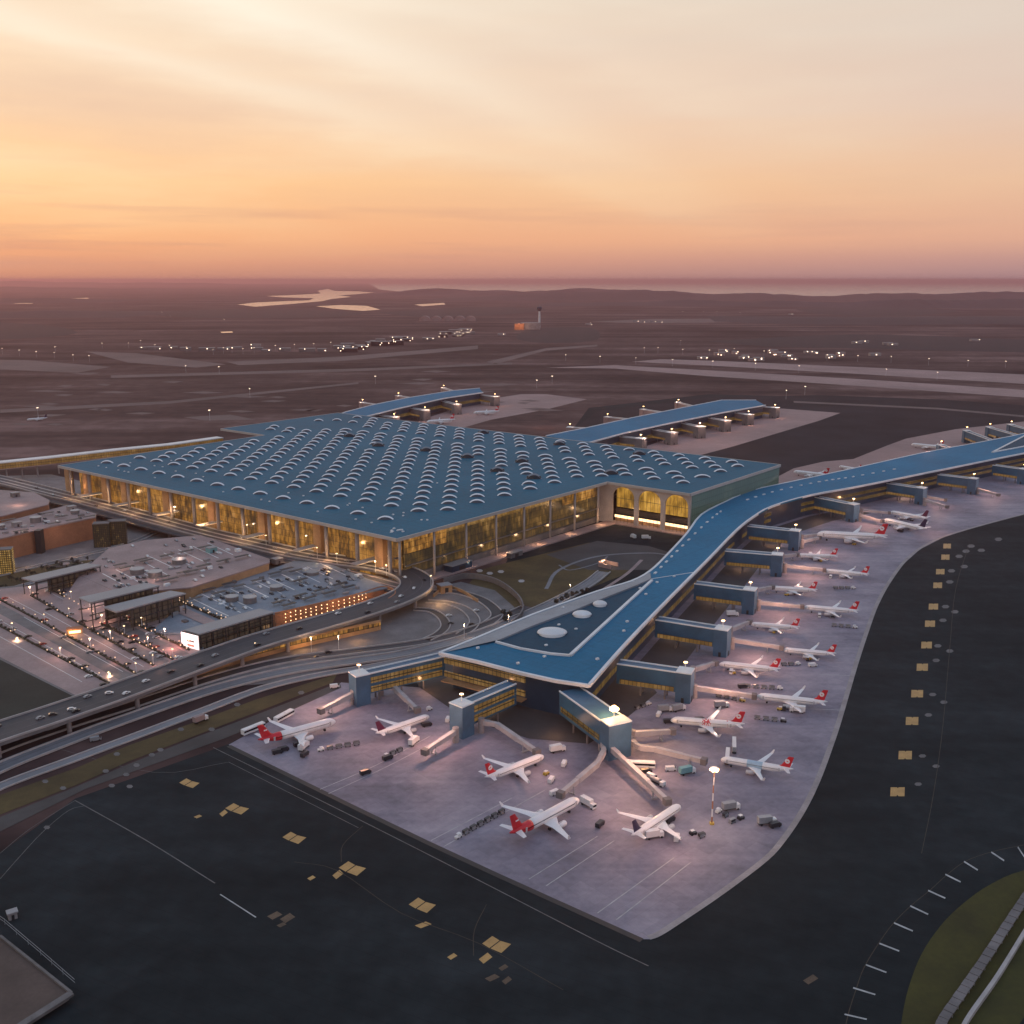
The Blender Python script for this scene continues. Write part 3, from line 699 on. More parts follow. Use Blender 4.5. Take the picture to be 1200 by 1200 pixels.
# second dark court further along the pier
b = MB(); b.sheet(GL([(1166, 529), (1205, 509), (1290, 500), (1290, 512), (1205, 521)], ZP), ZP + 0.25); PP(b.build('court_roof', M['court_blue']))
b = MB()
for path in ([(1163, 530), (1206, 508)], [(1163, 530), (1206, 522)]):
    p = GL(path, ZP + 0.6); b.bar(p[0], p[1], 2.2, 1.2)
PP(b.build('court_parapet', M['roof_white']))
# row of ridge lights, roof joints and hatches
b = MB()
cl = smooth_path(GL([(768, 672), (800, 640), (835, 607), (860, 592), (905, 577), (960, 565), (1000, 559), (1060, 548)], ZP), 5)
for i in range(0, len(cl) - 1):
    d = (cl[i + 1] - cl[i]); a = math.atan2(d.y, d.x)
    if i % 1 == 0 and not 12 < i < 17: b.box(cl[i] + Vector((0, 0, 0.45)), (3.6, 1.5, 0.9), a + RND.uniform(-0.15, 0.15))
for px, py in ((700, 773), (735, 729), (757, 697), (638, 770), (640, 757), (655, 733), (607, 778), (560, 760), (675, 738), (731, 740), (660, 713), (750, 690), (770, 683), (790, 676)):
    b.box(G(px, py, ZP) + Vector((0, 0, 0.5)), (1.7, 1.3, 1.0), 0.6)
o = PP(b.build('roof_hatch', M['roof_white'])); o['kind'] = 'stuff'
b = MB(); p, q = G(741, 682, ZP), G(812, 671, ZP); b.bar(p + Vector((0, 0, 0.1)), q + Vector((0, 0, 0.1)), 0.5, 0.4); PP(b.build('roof_joint', M['roof_white']))
# lit windows along the walls
M['amber'] = lit_glass('amber_windows', AMBER, 0.36, (2.2, 4.2), nscale=0.05, mull=0.12, blob=0.5)
M['amber_dim'] = lit_glass('dim_amber_windows', [(0.3, (0.05, 0.035, 0.012)), (0.55, (0.22, 0.13, 0.03)), (0.75, (0.6, 0.38, 0.12))], 0.42, (2.4, 4.2), nscale=0.06, mull=0.12, blob=0.4)
inn = GL(PR, 0)
wl = [Vector((p.x, p.y, 0)) for p in GL(PR, ZP)]
wl = shift_path(smooth_path(wl, 3), 4.8)
for z, hh, mt, rng in ((6.5, 3.2, M['amber_dim'], (0, len(wl) - 1)), (12.5, 3.0, M['amber_dim'], (16, len(wl) - 1))):
    b = MB()
    for i in range(*rng): b.bar(wl[i] + Vector((0, 0, z)), wl[i + 1] + Vector((0, 0, z)), 0.5, hh)
    PP(b.build('window_band', mt))
fl = [Vector((p.x, p.y, 0)) for p in GL([(515, 765)] + PF + [(690, 803)], ZP)]
fl = shift_path(fl, 4.6)
b = MB(); b.bar(fl[0] + Vector((0, 0, 16)), fl[2] + Vector((0, 0, 16)), 0.5, 3.4); b.bar(fl[0] + Vector((0, 0, 8)), fl[2] + Vector((0, 0, 8)), 0.5, 3.4)
PP(b.build('window_band', M['amber']))
b = MB(); b.bar(fl[0] + Vector((0, -1.5, 5)), fl[2] + Vector((0, -1.5, 5)), 7, 0.6); PP(b.build('terrace', M['ochre']))

FINGER_LIGHTS = []
def finger(root, p, q, w=7.5, ztop=17.0, zbot=5.5, bands=((7.2, 2.8),), tw=9.5, tl=8.5, mat=None, wm=None, both=True):
    "covered gangway from the pier (p) to its end tower (q); world points"
    mat = mat or M['pier_blue']; wm = wm or M['amber']
    p = Vector((p[0], p[1], 0)); q = Vector((q[0], q[1], 0)); d = (q - p).normalized(); s = Vector((-d.y, d.x, 0)); a = math.atan2(d.y, d.x)
    zc = (ztop + zbot) / 2
    b = MB(); b.bar(p + Vector((0, 0, zc)), q - d * tl * 0.5 + Vector((0, 0, zc)), w, ztop - zbot)
    f = PP(b.build('finger', mat), root)
    def sub(o):
        o.parent = f; return o
    b = MB()
    for sg in (-1, 1): b.bar(p + s * (sg * (w / 2 - 0.1)) + Vector((0, 0, ztop + 0.3)), q - d * tl * 0.5 + s * (sg * (w / 2 - 0.1)) + Vector((0, 0, ztop + 0.3)), 0.7, 0.75)
    sub(b.build('roof_edge', M['roof_white']))
    for z, h in bands:
        b = MB()
        for sg in ((-1, 1) if both else (-1,)): b.bar(p + s * (sg * (w / 2 + 0.12)) + d * 2 + Vector((0, 0, z)), q - d * tl * 0.62 + s * (sg * (w / 2 + 0.12)) + Vector((0, 0, z)), 0.3, h)
        sub(b.build('window_band', wm))
    b = MB(); b.box(q + Vector((0, 0, ztop / 2 + 0.2)), (tl, tw, ztop + 0.4), a); sub(b.build('tower', mat if mat != M['pier_blue'] else M['tower_blue']))
    b = MB(); b.box(q + Vector((0, 0, ztop + 0.7)), (tl + 0.3, tw + 0.3, 0.6), a); sub(b.build('tower_roof', M['roof_white']))
    b = MB(); b.box(q + d * (tl / 2 + 0.1) + Vector((0, 0, 1.6)), (0.2, 2.2, 3.0), a); b.box(q + s * (-tw / 2 - 0.1) + Vector((0, 0, 1.6)), (1.6, 0.2, 3.0), a); sub(b.build('door', M['dark']))
    L = (q - p).length; k = 1
    while k * 14 < L - 6:
        b = MB()
        for sg in (-1, 1): b.tube(p + d * (k * 14) + s * (sg * (w / 2 - 0.8)), p + d * (k * 14) + s * (sg * (w / 2 - 0.8)) + Vector((0, 0, zbot)), 0.5, 0.5, 8)
        sub(b.build('column', M['concrete_dark'])); k += 1
    FINGER_LIGHTS.append((q, d, ztop))
    return f
def fpx(root, x0, y0, x1, y1, **k): return finger(root, G(x0, y0, k.get('ztop', 17)), G(x1, y1, k.get('ztop', 17)), **k)
fpx(pier, 518, 768, 421, 790, bands=((8.0, 3.4), (13.2, 3.4)), w=6.5)
fpx(pier, 600, 800, 541, 825, bands=((8.0, 3.4), (13.2, 3.4)), w=6.5, zbot=5)
fpx(pier, 668, 808, 722, 846, w=13, ztop=18, bands=((9.0, 3.0),), wm=M['amber_dim'], tl=8, tw=13)
for x0, y0, x1, y1 in ((725, 776, 803, 787), (770, 725, 847, 737), (815, 683, 879, 691), (850, 645, 911, 650), (877, 616, 932, 622)):
    fpx(pier, x0, y0, x1, y1)
for x0, y0, x1, y1 in ((950, 581, 1000, 591), (1040, 566, 1080, 572), (1100, 556, 1141, 561), (1165, 545, 1200, 550), (1230, 533, 1262, 538)):
    fpx(pier, x0, y0, x1, y1)
for x0, y0, x1, y1 in ((1120, 527, 1103, 522), (1165, 517, 1133, 505), (1195, 511, 1160, 501), (1215, 506, 1185, 498)):
    fpx(pier, x0, y0, x1, y1, wm=M['amber'])
NF = len(FINGER_LIGHTS)
# rear piers
def rear_pier(label, lower, upper, roots, ends, upper_ends=()):
    lo, up = GL(lower, ZP), GL(upper, ZP)
    r = tag(empty('pier_building', (lo[0].x, lo[0].y, 0)), label, 'pier')
    o = lo + up[::-1]
    b = MB(); b.prism(o, ZP - 1.5, ZP); PP(b.build('roof', M['pier_roof']), r)
    b = MB()
    for path in (lo, up):
        for i in range(len(path) - 1): b.bar(path[i], path[i + 1], 1.8, 1.8)
    PP(b.build('gutter', M['roof_white']), r)
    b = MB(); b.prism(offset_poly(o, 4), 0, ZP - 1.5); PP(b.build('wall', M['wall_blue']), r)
    wl_ = shift_path([Vector((p.x, p.y, 0)) for p in lo], 3.9 if (lo[-1] - lo[0]).cross(up[0] - lo[0]).z > 0 else -3.9)
    b = MB()
    for i in range(len(wl_) - 1): b.bar(wl_[i] + Vector((0, 0, 8)), wl_[i + 1] + Vector((0, 0, 8)), 0.8, 5)
    PP(b.build('window_band', M['amber_dim']), r)
    for (x0, y0), (x1, y1) in zip(roots, ends): fpx(r, x0, y0, x1, y1, mat=M['concrete_dark'], tl=12, tw=14, w=9)
    for (x0, y0), (x1, y1) in upper_ends: fpx(r, x0, y0, x1, y1, mat=M['deck_pink'], tl=9, tw=10, w=8)
    return r
rear_pier('middle rear pier with blue roof running back from the terminal corner', [(690, 519), (730, 508), (790, 495), (850, 483), (897, 475)], [(640, 511), (690, 501), (740, 490), (800, 478), (846, 469), (886, 469)],
          [(720, 511), (758, 502), (792, 494), (822, 488), (852, 482), (886, 476)], [(751, 514), (787, 507), (820, 500), (850, 493), (877, 486), (908, 478)],
          [((690, 502), (668, 501)), ((735, 491), (712, 489)), ((775, 483), (754, 480)), ((812, 476), (795, 472))])
rear_pier('farther rear pier with blue roof behind the left part of the terminal', [(395, 500), (430, 488), (470, 478), (520, 467), (566, 460)], [(370, 496), (405, 483), (440, 474), (480, 466), (530, 458), (562, 455)],
          [(440, 486), (476, 477), (515, 469), (558, 462)], [(462, 489), (498, 481), (535, 474), (580, 465)],
          [((440, 474), (425, 472)), ((480, 466), (467, 464)), ((530, 458), (520, 455))])

# floodlights on the finger ends
def floodlight(loc, hgt, label, group, hot=True, name='floodlight'):
    e = tag(empty(name, loc), label, 'floodlight', group)
    b = MB(); b.tube((0, 0, 0), (0, 0, hgt), 0.22, 0.15, 8); b.build('mast', M['roof_white'], e)
    b = MB(); b.box((0, 0, hgt), (2.0, 0.3, 0.3)); b.box((0, 0, hgt + 0.7), (1.6, 0.3, 0.25)); b.build('crossbar', M['steel'], e)
    b = MB()
    for k in (-0.7, 0, 0.7): b.box((k, -0.3, hgt + 0.05), (0.55, 0.35, 0.5))
    b.build('lamp', M['lamp_hot'] if hot else M['lamp'], e)
    return e
fl0 = None
for i, (q, d, zt) in enumerate(FINGER_LIGHTS):
    if i == 2: continue
    far = i >= 12
    loc = (q.x, q.y, zt + 1)
    if fl0 is None:
        fl0 = floodlight(loc, 4.5, 'small white floodlight mast on top of a blue gangway tower', 'floodlights on the gangway towers'); o = fl0
    else:
        o = copy_tree(fl0); o.location = loc
    if i < 12: lamp_light((q.x + d.x * 21, q.y + d.y * 21, zt - 1), 17000 if i < 9 else 12000, (1.0, 0.5, 0.34), 0.6)
    elif i >= NF: lamp_light((q.x + d.x * 8, q.y + d.y * 8, zt + 5), 9000, (1.0, 0.58, 0.4), 0.6)
q, d, zt = FINGER_LIGHTS[2]
e = tag(empty('floodlight', (q.x - d.x * 2, q.y - d.y * 2, zt + 1)), 'dazzling amber floodlight on the front middle gangway tower', 'floodlight')
b = MB(); b.tube((0, 0, 0), (0, 0, 5), 0.25, 0.18, 8); b.build('mast', M['roof_white'], e)
b = MB()
for k in range(6):
    t = k * math.pi / 3; b.ball((1.5 * math.cos(t), 1.5 * math.sin(t), 5), 0.9)
b.ball((0, 0, 5.4), 1.5); b.build('lamp', M['lamp_hot'], e, smooth=True)
b = MB(); b.tube((0, 0, 4.2), (0, 0, 4.5), 1.9, 1.9, 16); b.build('ring', M['steel'], e)
lamp_light((q.x - d.x * 7, q.y - d.y * 7, zt + 6), 9000, (1.0, 0.5, 0.17), 1.0)
lamp_light((q.x + 16, q.y + 12, zt + 4), 16000, (1.0, 0.48, 0.16), 1.0)
lamp_light((q.x + d.x * 24, q.y + d.y * 24, zt), 20000, (1.0, 0.5, 0.3), 0.8)
# apron high mast, red and white bands
p = G(834, 966)
e = tag(empty('apron_mast', p), 'tall red and white banded floodlight mast at the front of the apron', 'floodlight')
hm_ = 26.0
for k in range(7):
    b = MB(); b.tube((0, 0, hm_ * k / 7), (0, 0, hm_ * (k + 1) / 7), 0.4 - 0.03 * k, 0.37 - 0.03 * k, 10); b.build('pole', M['terracotta'] if k % 2 == 0 else M['white'], e)
b = MB(); b.tube((0, 0, hm_), (0, 0, hm_ + 0.5), 1.6, 1.6, 14); b.build('head_frame', M['steel'], e)
b = MB()
for k in range(6):
    t = k * math.pi / 3; b.box((1.5 * math.cos(t), 1.5 * math.sin(t), hm_ - 0.2), (0.8, 0.8, 0.6), t)
b.build('lamp', M['lamp_hot'], e)
b = MB(); b.box((0, 0, 0.5), (1.8, 1.8, 1.0)); b.build('base', M['yellow'], e)
lamp_light((p.x, p.y - 2.5, hm_ + 1.5), 12000, (1.0, 0.66, 0.45), 1.0)

for px, py in ((748, 778), (792, 728), (838, 690), (868, 655), (905, 628), (960, 602), (1010, 588), (1060, 576)): lamp_light(G(px, py, 8), 3000, (1.0, 0.52, 0.24), 1)
for px, py in ((560, 820), (500, 800), (650, 850)): lamp_light(G(px, py, 6), 1400, (1.0, 0.5, 0.24), 1)

for px, py in ((425, 840), (720, 915), (790, 955), (640, 870), (860, 770), (1100, 605)): lamp_light(G(px, py, 17), 6500, (1.0, 0.46, 0.3), 1)
for px, py in ((640, 480), (560, 485), (800, 515), (880, 500), (1090, 512)): lamp_light(G(px, py, 30), 14000, (1.0, 0.5, 0.36), 1)

# ================================================================ roads on the city side
GRV = G  # survey helper
def road(name, pts, width, z=0.0, mat='road', kerbs=True, thick=0.0, n=6, struct=True, lines=0, kh=0.9, kmat='parapet'):
    p = smooth_path(GL(pts, z), n)
    b = MB(); b.ribbon(p, width, thick)
    o = b.build(name, M[mat], recalc=thick > 0)
    if struct: structure(o)
    if kerbs:
        k = MB()
        for sg in (-1, 1): k.ribbon(shift_path(p, sg * (width / 2 - 0.35), kh), 0.7, kh + 0.2)
        kk = k.build('road_parapet' if struct else 'parapet', M[kmat])
        if struct: structure(kk)
        else: kk.parent = o
    for i in range(lines):
        off_ = (i - (lines - 1) / 2) * width / (lines + 1)
        k = MB(); k.ribbon(shift_path(p, off_, 0.06), 0.35)
        kk = k.build('lane_line', M['paint_faint'], recalc=False)
        if struct: structure(kk)
        else: kk.parent = o
    return o, p
# land side ground: dull grass and paving
polysheet('grass_verge', [(-80, 985), (0, 955), (90, 920), (150, 893), (230, 862), (300, 835), (390, 800), (395, 790), (300, 820), (230, 846), (150, 874), (90, 900), (0, 932), (-80, 958)], 0.14, M['grass'])
polysheet('perimeter_road', [(-80, 1010), (0, 975), (100, 925), (262, 866), (330, 838), (400, 806), (398, 800), (300, 838), (230, 864), (150, 896), (90, 922), (0, 958), (-80, 985)], 0.16, M['service'])
polysheet('lawn', [(545, 690), (562, 668), (600, 658), (690, 636), (735, 640), (760, 652), (735, 672), (690, 690), (640, 708), (600, 722)], 0.1, M['grass'])
polysheet('paved_yard', [(640, 650), (700, 634), (760, 640), (800, 652), (765, 668), (735, 668), (690, 668)], 0.13, M['service'])
polysheet('forecourt_paving', [(-60, 560), (60, 556), (240, 596), (465, 668), (520, 690), (520, 750), (330, 800), (200, 810), (60, 800), (-60, 760)], 0.08, M['concrete_dark'])
road('path', [(640, 690), (655, 668), (700, 652), (760, 648), (790, 652)], 3, 0.2, 'road_pale', kerbs=False)
road('path', [(655, 662), (668, 668), (700, 660), (712, 652)], 1.6, 0.24, 'road_pale', kerbs=False)
road('path', [(708, 690), (735, 672), (752, 656)], 3, 0.22, 'deck_pink', kerbs=False)
# long access roads in front of the garage
road('access_road', [(-80, 940), (0, 900), (80, 868), (150, 842), (250, 808), (330, 788), (400, 777), (470, 767), (540, 750), (600, 728), (650, 706), (690, 684), (708, 670)], 11, 0.5, 'road_pale', lines=2)
road('access_road', [(-80, 962), (0, 922), (80, 892), (150, 866), (230, 836), (310, 806), (380, 790), (430, 782), (500, 768), (560, 748)], 7, 0.35, 'road_pale', kh=0.5)
road('access_road', [(-80, 915), (0, 878), (80, 850), (150, 828), (250, 795), (330, 775), (420, 763), (500, 752), (560, 736), (620, 711)], 10, 0.3, 'road', lines=1)
road('access_road', [(-80, 858), (0, 830), (60, 815), (120, 806), (200, 792)], 8, 0.3, 'concrete_dark', lines=1)
# helix slip roads below the viaduct bend
road('slip_road', [(508, 694), (535, 694), (562, 702), (578, 713), (582, 722), (572, 731)], 9, 0.25, 'service', kh=0.7)
road('slip_road', [(500, 705), (525, 707), (545, 714), (556, 726), (552, 736), (540, 744)], 8, 0.28, 'concrete_dark', kh=0.7)
road('slip_road', [(486, 714), (505, 716), (518, 724), (522, 734), (514, 743), (500, 750)], 7, 0.3, 'service', kh=0.7)
polysheet('slip_road_paving', [(505, 690), (540, 682), (580, 692), (603, 712), (596, 730), (560, 750), (500, 760), (470, 762), (480, 720)], 0.18, M['concrete_dark'])
def wall_along(name, label, pts, h, t, mat, z=0, n=6):
    p = smooth_path(GL(pts, z), n)
    k = MB(); k.ribbon([q + Vector((0, 0, h)) for q in p], t, h)
    return tag(k.build(name, mat), label, 'wall')
wall_along('retaining_wall', 'curved grey retaining wall round the slip roads below the terminal lawn', [(520, 684), (548, 678), (580, 684), (604, 700), (613, 716), (606, 730), (590, 740)], 4.5, 1.0, M['concrete_dark'])
wall_along('retaining_wall', 'low inner retaining wall lit orange beside the slip roads', [(508, 700), (522, 690), (540, 694), (560, 706)], 2.5, 1.0, M['ochre'])
kiosk(521, 694, 9, 8, 6, 0.5, 'small glowing orange guard hut inside the curve of the slip roads', M['ochre'], 'guard hut')
lamp_light(G(516, 698, 7), 4500, (1.0, 0.55, 0.2), 1)
# lit tunnel mouth
tp = G(713, 664); e = tag(empty('tunnel_portal', tp, 0.9), 'glowing tunnel mouth where the access road dives under the yard', 'tunnel')
b = MB(); b.box((0, 6, 2.5), (11, 1, 5)); b.build('head_wall', M['deck_pink'], e)
for sg in (-1, 1):
    b = MB(); b.box((sg * 5.5, 0, 1.6), (0.8, 12, 3.2)); b.build('side_wall', M['deck_pink'], e)
b = MB(); b.box((0, 5.2, 4.2), (4, 0.4, 0.4)); b.build('lamp', M['lamp'], e)
lamp_light(tp + Vector((-2, -1, 4)), 2200, (1.0, 0.62, 0.35), 0.5)
# departures viaduct: deck, parapets, lane islands and piers
ZV = 10.0
vp = [(-120, 912), (-40, 872), (60, 838), (130, 814), (200, 788), (260, 766), (310, 749), (380, 729), (430, 714), (466, 701), (485, 690), (487, 679), (470, 669), (440, 662), (400, 657), (350, 649), (300, 638), (240, 624), (180, 608), (120, 592), (60, 577), (0, 562), (-60, 550)]
via = tag(empty('viaduct', (0, 0, 0)), 'elevated departures road bending in a hairpin before the terminal front', 'viaduct')
p = smooth_path(GL(vp, ZV), 7)
VW = 25.0
b = MB(); b.ribbon(p, VW, 1.8); b.build('deck', M['concrete_dark'], via)
b = MB(); b.ribbon([q + Vector((0, 0, 0.03)) for q in p], VW - 1.6); b.build('carriageway', M['road'], via, recalc=False)
for sg in (-1, 1):
    b = MB(); b.ribbon(shift_path(p, sg * (VW / 2 - 0.4), 1.0), 0.8, 1.1); b.build('parapet', M['parapet'], via)
for o_, w_ in ((4.2, 1.8), (-4.2, 1.8)):
    i0 = 84
    b = MB(); b.ribbon(shift_path(p[i0:], o_, 0.3), w_, 0.4); b.build('lane_island', M['parapet'], via)
    b = MB(); b.ribbon(shift_path(p[:i0], o_, 0.05), 0.3); b.build('lane_line', M['paint_faint'], via, recalc=False)
acc = 0
for i in range(1, len(p)):
    acc += (p[i] - p[i - 1]).length
    if acc > 34 and p[i].y > 470:
        acc = 0; nrm = path_normals(p)[i]
        for sg in (-1, 1):
            c = MB(); q = p[i] + nrm * (sg * 7.0); c.tube((q.x, q.y, 0), (q.x, q.y, ZV - 1.9), 1.3, 1.3, 10); c.build('column', M['concrete'], via, smooth=False)
VPATH = p
# forecourt road level with the viaduct along the terminal front
fr = [T(a, -13, 8.2) for a in range(-20, 560, 20)]
b = MB(); b.ribbon(fr, 22, 1.2); o = b.build('forecourt_road', M['road']); structure(o)
b = MB(); b.ribbon(shift_path(fr, -7, 0.3), 1.5, 0.4); b.ribbon(shift_path(fr, 1, 0.3), 1.5, 0.4); structure(b.build('forecourt_island', M['deck_pink']))

# ================================================================ garages and car parks
ZL, ZU, ZPD = 9.6, 16.0, 8.5
low = [(175, 742), (205, 716), (232, 697), (345, 657), (385, 660), (446, 684), (456, 688), (322, 719), (300, 716), (236, 742)]
gar = tag(empty('parking_garage', G(320, 720)), 'lower parking garage with blue-grey roof deck and orange lit walls', 'garage')
def GP(o, r): o.parent = r; o.matrix_parent_inverse = Matrix.Translation(-r.location); return o
b = MB(); b.prism(GL(low, ZL), ZL - 1, ZL); GP(b.build('roof_deck', M['deck_blue']), gar)
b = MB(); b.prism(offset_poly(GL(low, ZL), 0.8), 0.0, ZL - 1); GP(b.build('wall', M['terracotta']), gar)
pp = GL([(322, 719), (370, 708), (420, 696), (446, 688), (460, 690), (463, 696), (455, 702)], ZL)
ws = smooth_path(pp, 4)
b = MB(); b.ribbon([q + Vector((0, 0, 0.6)) for q in ws], 1.0, ZL); GP(b.build('curved_facade', M['terracotta']), gar)
b = MB()
for row, zz in ((0, 8.0), (1, 5.4), (2, 2.6)):
    for i in range(1, len(ws) - 3):
        for t in (0.0, 0.5):
            q = ws[i].lerp(ws[i + 1], t); b.box((q.x + 0.3, q.y - 0.8, zz + RND.uniform(-0.4, 0.4)), (0.4, 0.3, 0.35))
o = GP(b.build('wall_light', M['lamp']), gar); o['kind'] = 'stuff'
upp = [(92, 673), (128, 642), (170, 633), (235, 627), (316, 655), (316, 659), (224, 688), (180, 692), (150, 700)]
gu = tag(empty('parking_garage', G(220, 690)), 'upper parking garage with pale pink roof deck and round ramps', 'garage')
b = MB(); b.prism(GL(upp, ZU), ZU - 1, ZU); GP(b.build('roof_deck', M['deck_pink']), gu)
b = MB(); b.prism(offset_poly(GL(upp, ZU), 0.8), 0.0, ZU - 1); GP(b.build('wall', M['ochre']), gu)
left1 = [(-80, 650), (0, 631), (60, 617), (112, 606), (113, 602), (78, 592), (0, 613), (-80, 634)]
left2 = [(-80, 612), (0, 605), (57, 591), (58, 586), (40, 577), (0, 574), (-80, 580)]
g1 = tag(empty('parking_garage', G(60, 640)), 'terracotta walled garage at the left edge with pink roof deck', 'garage')
b = MB(); b.prism(GL(left1, 20), 19, 20); GP(b.build('roof_deck', M['deck_pink']), g1)
b = MB(); b.prism(offset_poly(GL(left1, 20), 0.8), 0, 19); GP(b.build('wall', M['terracotta']), g1)
for x in (49, 38):
    pass
b = MB(); q = G(48, 634, 10); b.box((q.x, q.y - 2, 10), (5, 7, 21)); GP(b.build('stair_tower', M['black_steel']), g1)
g2 = tag(empty('parking_garage', G(20, 612)), 'higher rear garage tier with pink deck behind the terracotta garage', 'garage')
b = MB(); b.prism(GL(left2, 24), 23, 24); GP(b.build('roof_deck', M['deck_pink']), g2)
b = MB(); b.prism(offset_poly(GL(left2, 24), 0.8), 0, 23); GP(b.build('wall', M['terracotta']), g2)
M['louvre'] = lit_glass('louvre_glow', [(0.3, (0.03, 0.02, 0.01)), (0.55, (0.08, 0.05, 0.02)), (0.7, (0.6, 0.36, 0.12))], 0.4, (1.6, 1.6), nscale=0.3, mull=0.3, blob=0.6)
M['louvre_lit'] = lit_glass('louvre_lit_glow', [(0.3, (0.15, 0.08, 0.02)), (0.5, (0.6, 0.35, 0.08)), (0.7, (1, 0.7, 0.3))], 0.5, (1.6, 1.8), nscale=0.3, mull=0.3, blob=0.6)
for px, py, sx, hh, lb, mt in ((121, 640, 13, 21, 'dark latticed stair tower at the terracotta garage corner', 'louvre'), (139, 637, 15, 21, 'dark latticed stair tower furthest from the terracotta garage', 'louvre'), (-2, 672, 24, 20, 'golden latticed stair tower at the left edge of the garage', 'louvre_lit')):
    q = G(px, py); e = tag(empty('stair_tower', q, 0.25), lb, 'stair tower')
    b = MB(); b.box((0, 0, hh / 2), (sx, 9, hh)); b.build('lattice', M[mt], e)
    b = MB(); b.box((0, 0, hh + 0.3), (sx + 0.6, 9.6, 0.6)); b.build('roof', M['concrete_dark'], e)
    for sg in (-1, 1):
        b = MB(); b.box((sg * (sx / 2 + 0.25), -4.6, hh / 2), (0.5, 0.5, hh)); b.build('post', M['black_steel'], e)
# round ramps / vents, deck canopies
def drum(px, py, z, r, h, label):
    q = G(px, py, z); e = tag(empty('ramp_drum', q), label, 'ramp tower', 'round ramp towers on the garage decks')
    b = MB(); b.tube((0, 0, 0), (0, 0, h), r, r, 20); b.build('wall', M['concrete_dark'], e, smooth=False)
    b = MB(); b.tube((0, 0, h), (0, 0, h + 0.5), r + 0.3, r + 0.3, 20); b.build('rim', M['steel'], e)
for px, py, z, r, h, lb in ((161, 672, ZU, 5.0, 3.5, 'grey round ramp tower left of its twin on the pink deck'), (182, 676, ZU, 5.0, 4, 'grey round ramp tower right of its twin on the pink deck'), (210, 660, ZU, 5.2, 3.2, 'grey round ramp tower alone in the middle of the pink deck'),
                        (272, 704, ZL, 4.5, 3.2, 'pale grey round ramp tower beside a teal one on the lower deck'), (293, 706, ZL, 4.6, 4.0, 'teal round ramp tower on the lower garage deck'), (324, 691, ZL, 4.6, 2.6, 'dark round ramp tower in the middle of the lower deck'),
                        (366, 673, ZL, 5, 2.2, 'low round ramp tower among parked cars on the lower deck'), (42, 612, 20, 4.6, 4.5, 'brown round ramp tower on the terracotta garage'), (0, 620, 20, 4.2, 3.5, 'brown round ramp tower at the left picture edge'), (88, 602, 20, 3.8, 3, 'dark round ramp tower near the right end of the terracotta garage')):
    drum(px, py, z, r, h, lb)
def deck_canopy(px, py, z, rz, L, label, group):
    q = G(px, py, z); e = tag(empty('deck_canopy', q, rz), label, 'canopy', group)
    b = MB(); b.box((0, 0, 2.6), (L, 3.2, 0.3)); b.build('roof', M['black_steel'], e)
    for s in (-0.42, 0.42):
        b = MB(); b.tube((L * s, 0, 0), (L * s, 0, 2.5), 0.15, 0.15, 6); b.build('post', M['steel'], e)
    return e
AX = math.atan2((G(446, 684, ZL) - G(322, 719, ZL)).y, (G(446, 684, ZL) - G(322, 719, ZL)).x)
for grp, z, lst, lb in (('dark canopies on the lower garage deck', ZL, [(327, 709), (339, 712), (352, 701), (363, 704), (375, 695), (386, 698), (398, 688), (409, 691), (245, 694), (257, 698), (269, 687), (280, 690), (302, 683), (322, 675), (336, 670), (347, 672), (352, 683), (228, 705)], 'long dark canopy on the lower blue-grey garage deck'),
                        ('dark canopies on the pink garage deck', ZU, [(141, 665), (149, 668), (165, 659), (172, 660), (196, 654), (219, 649), (190, 680), (200, 682), (215, 674), (224, 673), (239, 666), (262, 660), (283, 655), (240, 644)], 'long dark canopy on the pale pink garage deck'),
                        ('dark canopies on the terracotta garage decks', 20, [(64, 616), (86, 612), (56, 604), (10, 612), (25, 625), (105, 608), (72, 608), (18, 590), (38, 588)], 'long dark canopy on the terracotta garage roof')):
    for px, py in lst: deck_canopy(px, py, z, AX, RND.uniform(10, 13), lb, grp)
# deck stair houses
for px, py, z, lb, mt in ((248, 647, ZU, 'teal stair house standing on the pink garage deck', 'teal'), (325, 660, ZL, 'grey stair house at the step between the two garage decks', 'concrete_dark'), (20, 617, 20, 'white topped stair house on the terracotta garage', 'concrete'), (18, 582, 24, 'small dark stair house on the rear garage tier', 'concrete_dark'), (84, 598, 20, 'pale stair house near the end of the terracotta garage', 'concrete')):
    q = G(px, py, z); e = tag(empty('stair_house', q, AX), lb, 'stair house')
    b = MB(); b.box((0, 0, 2), (7, 6, 4)); b.build('wall', M[mt], e)
    b = MB(); b.box((0, 0, 4.2), (7.6, 6.6, 0.4)); b.build('roof', M['canopy_grey'], e)
    b = MB(); b.box((0, -3.05, 1.3), (1.6, 0.15, 2.4)); b.build('door', M['dark'], e)
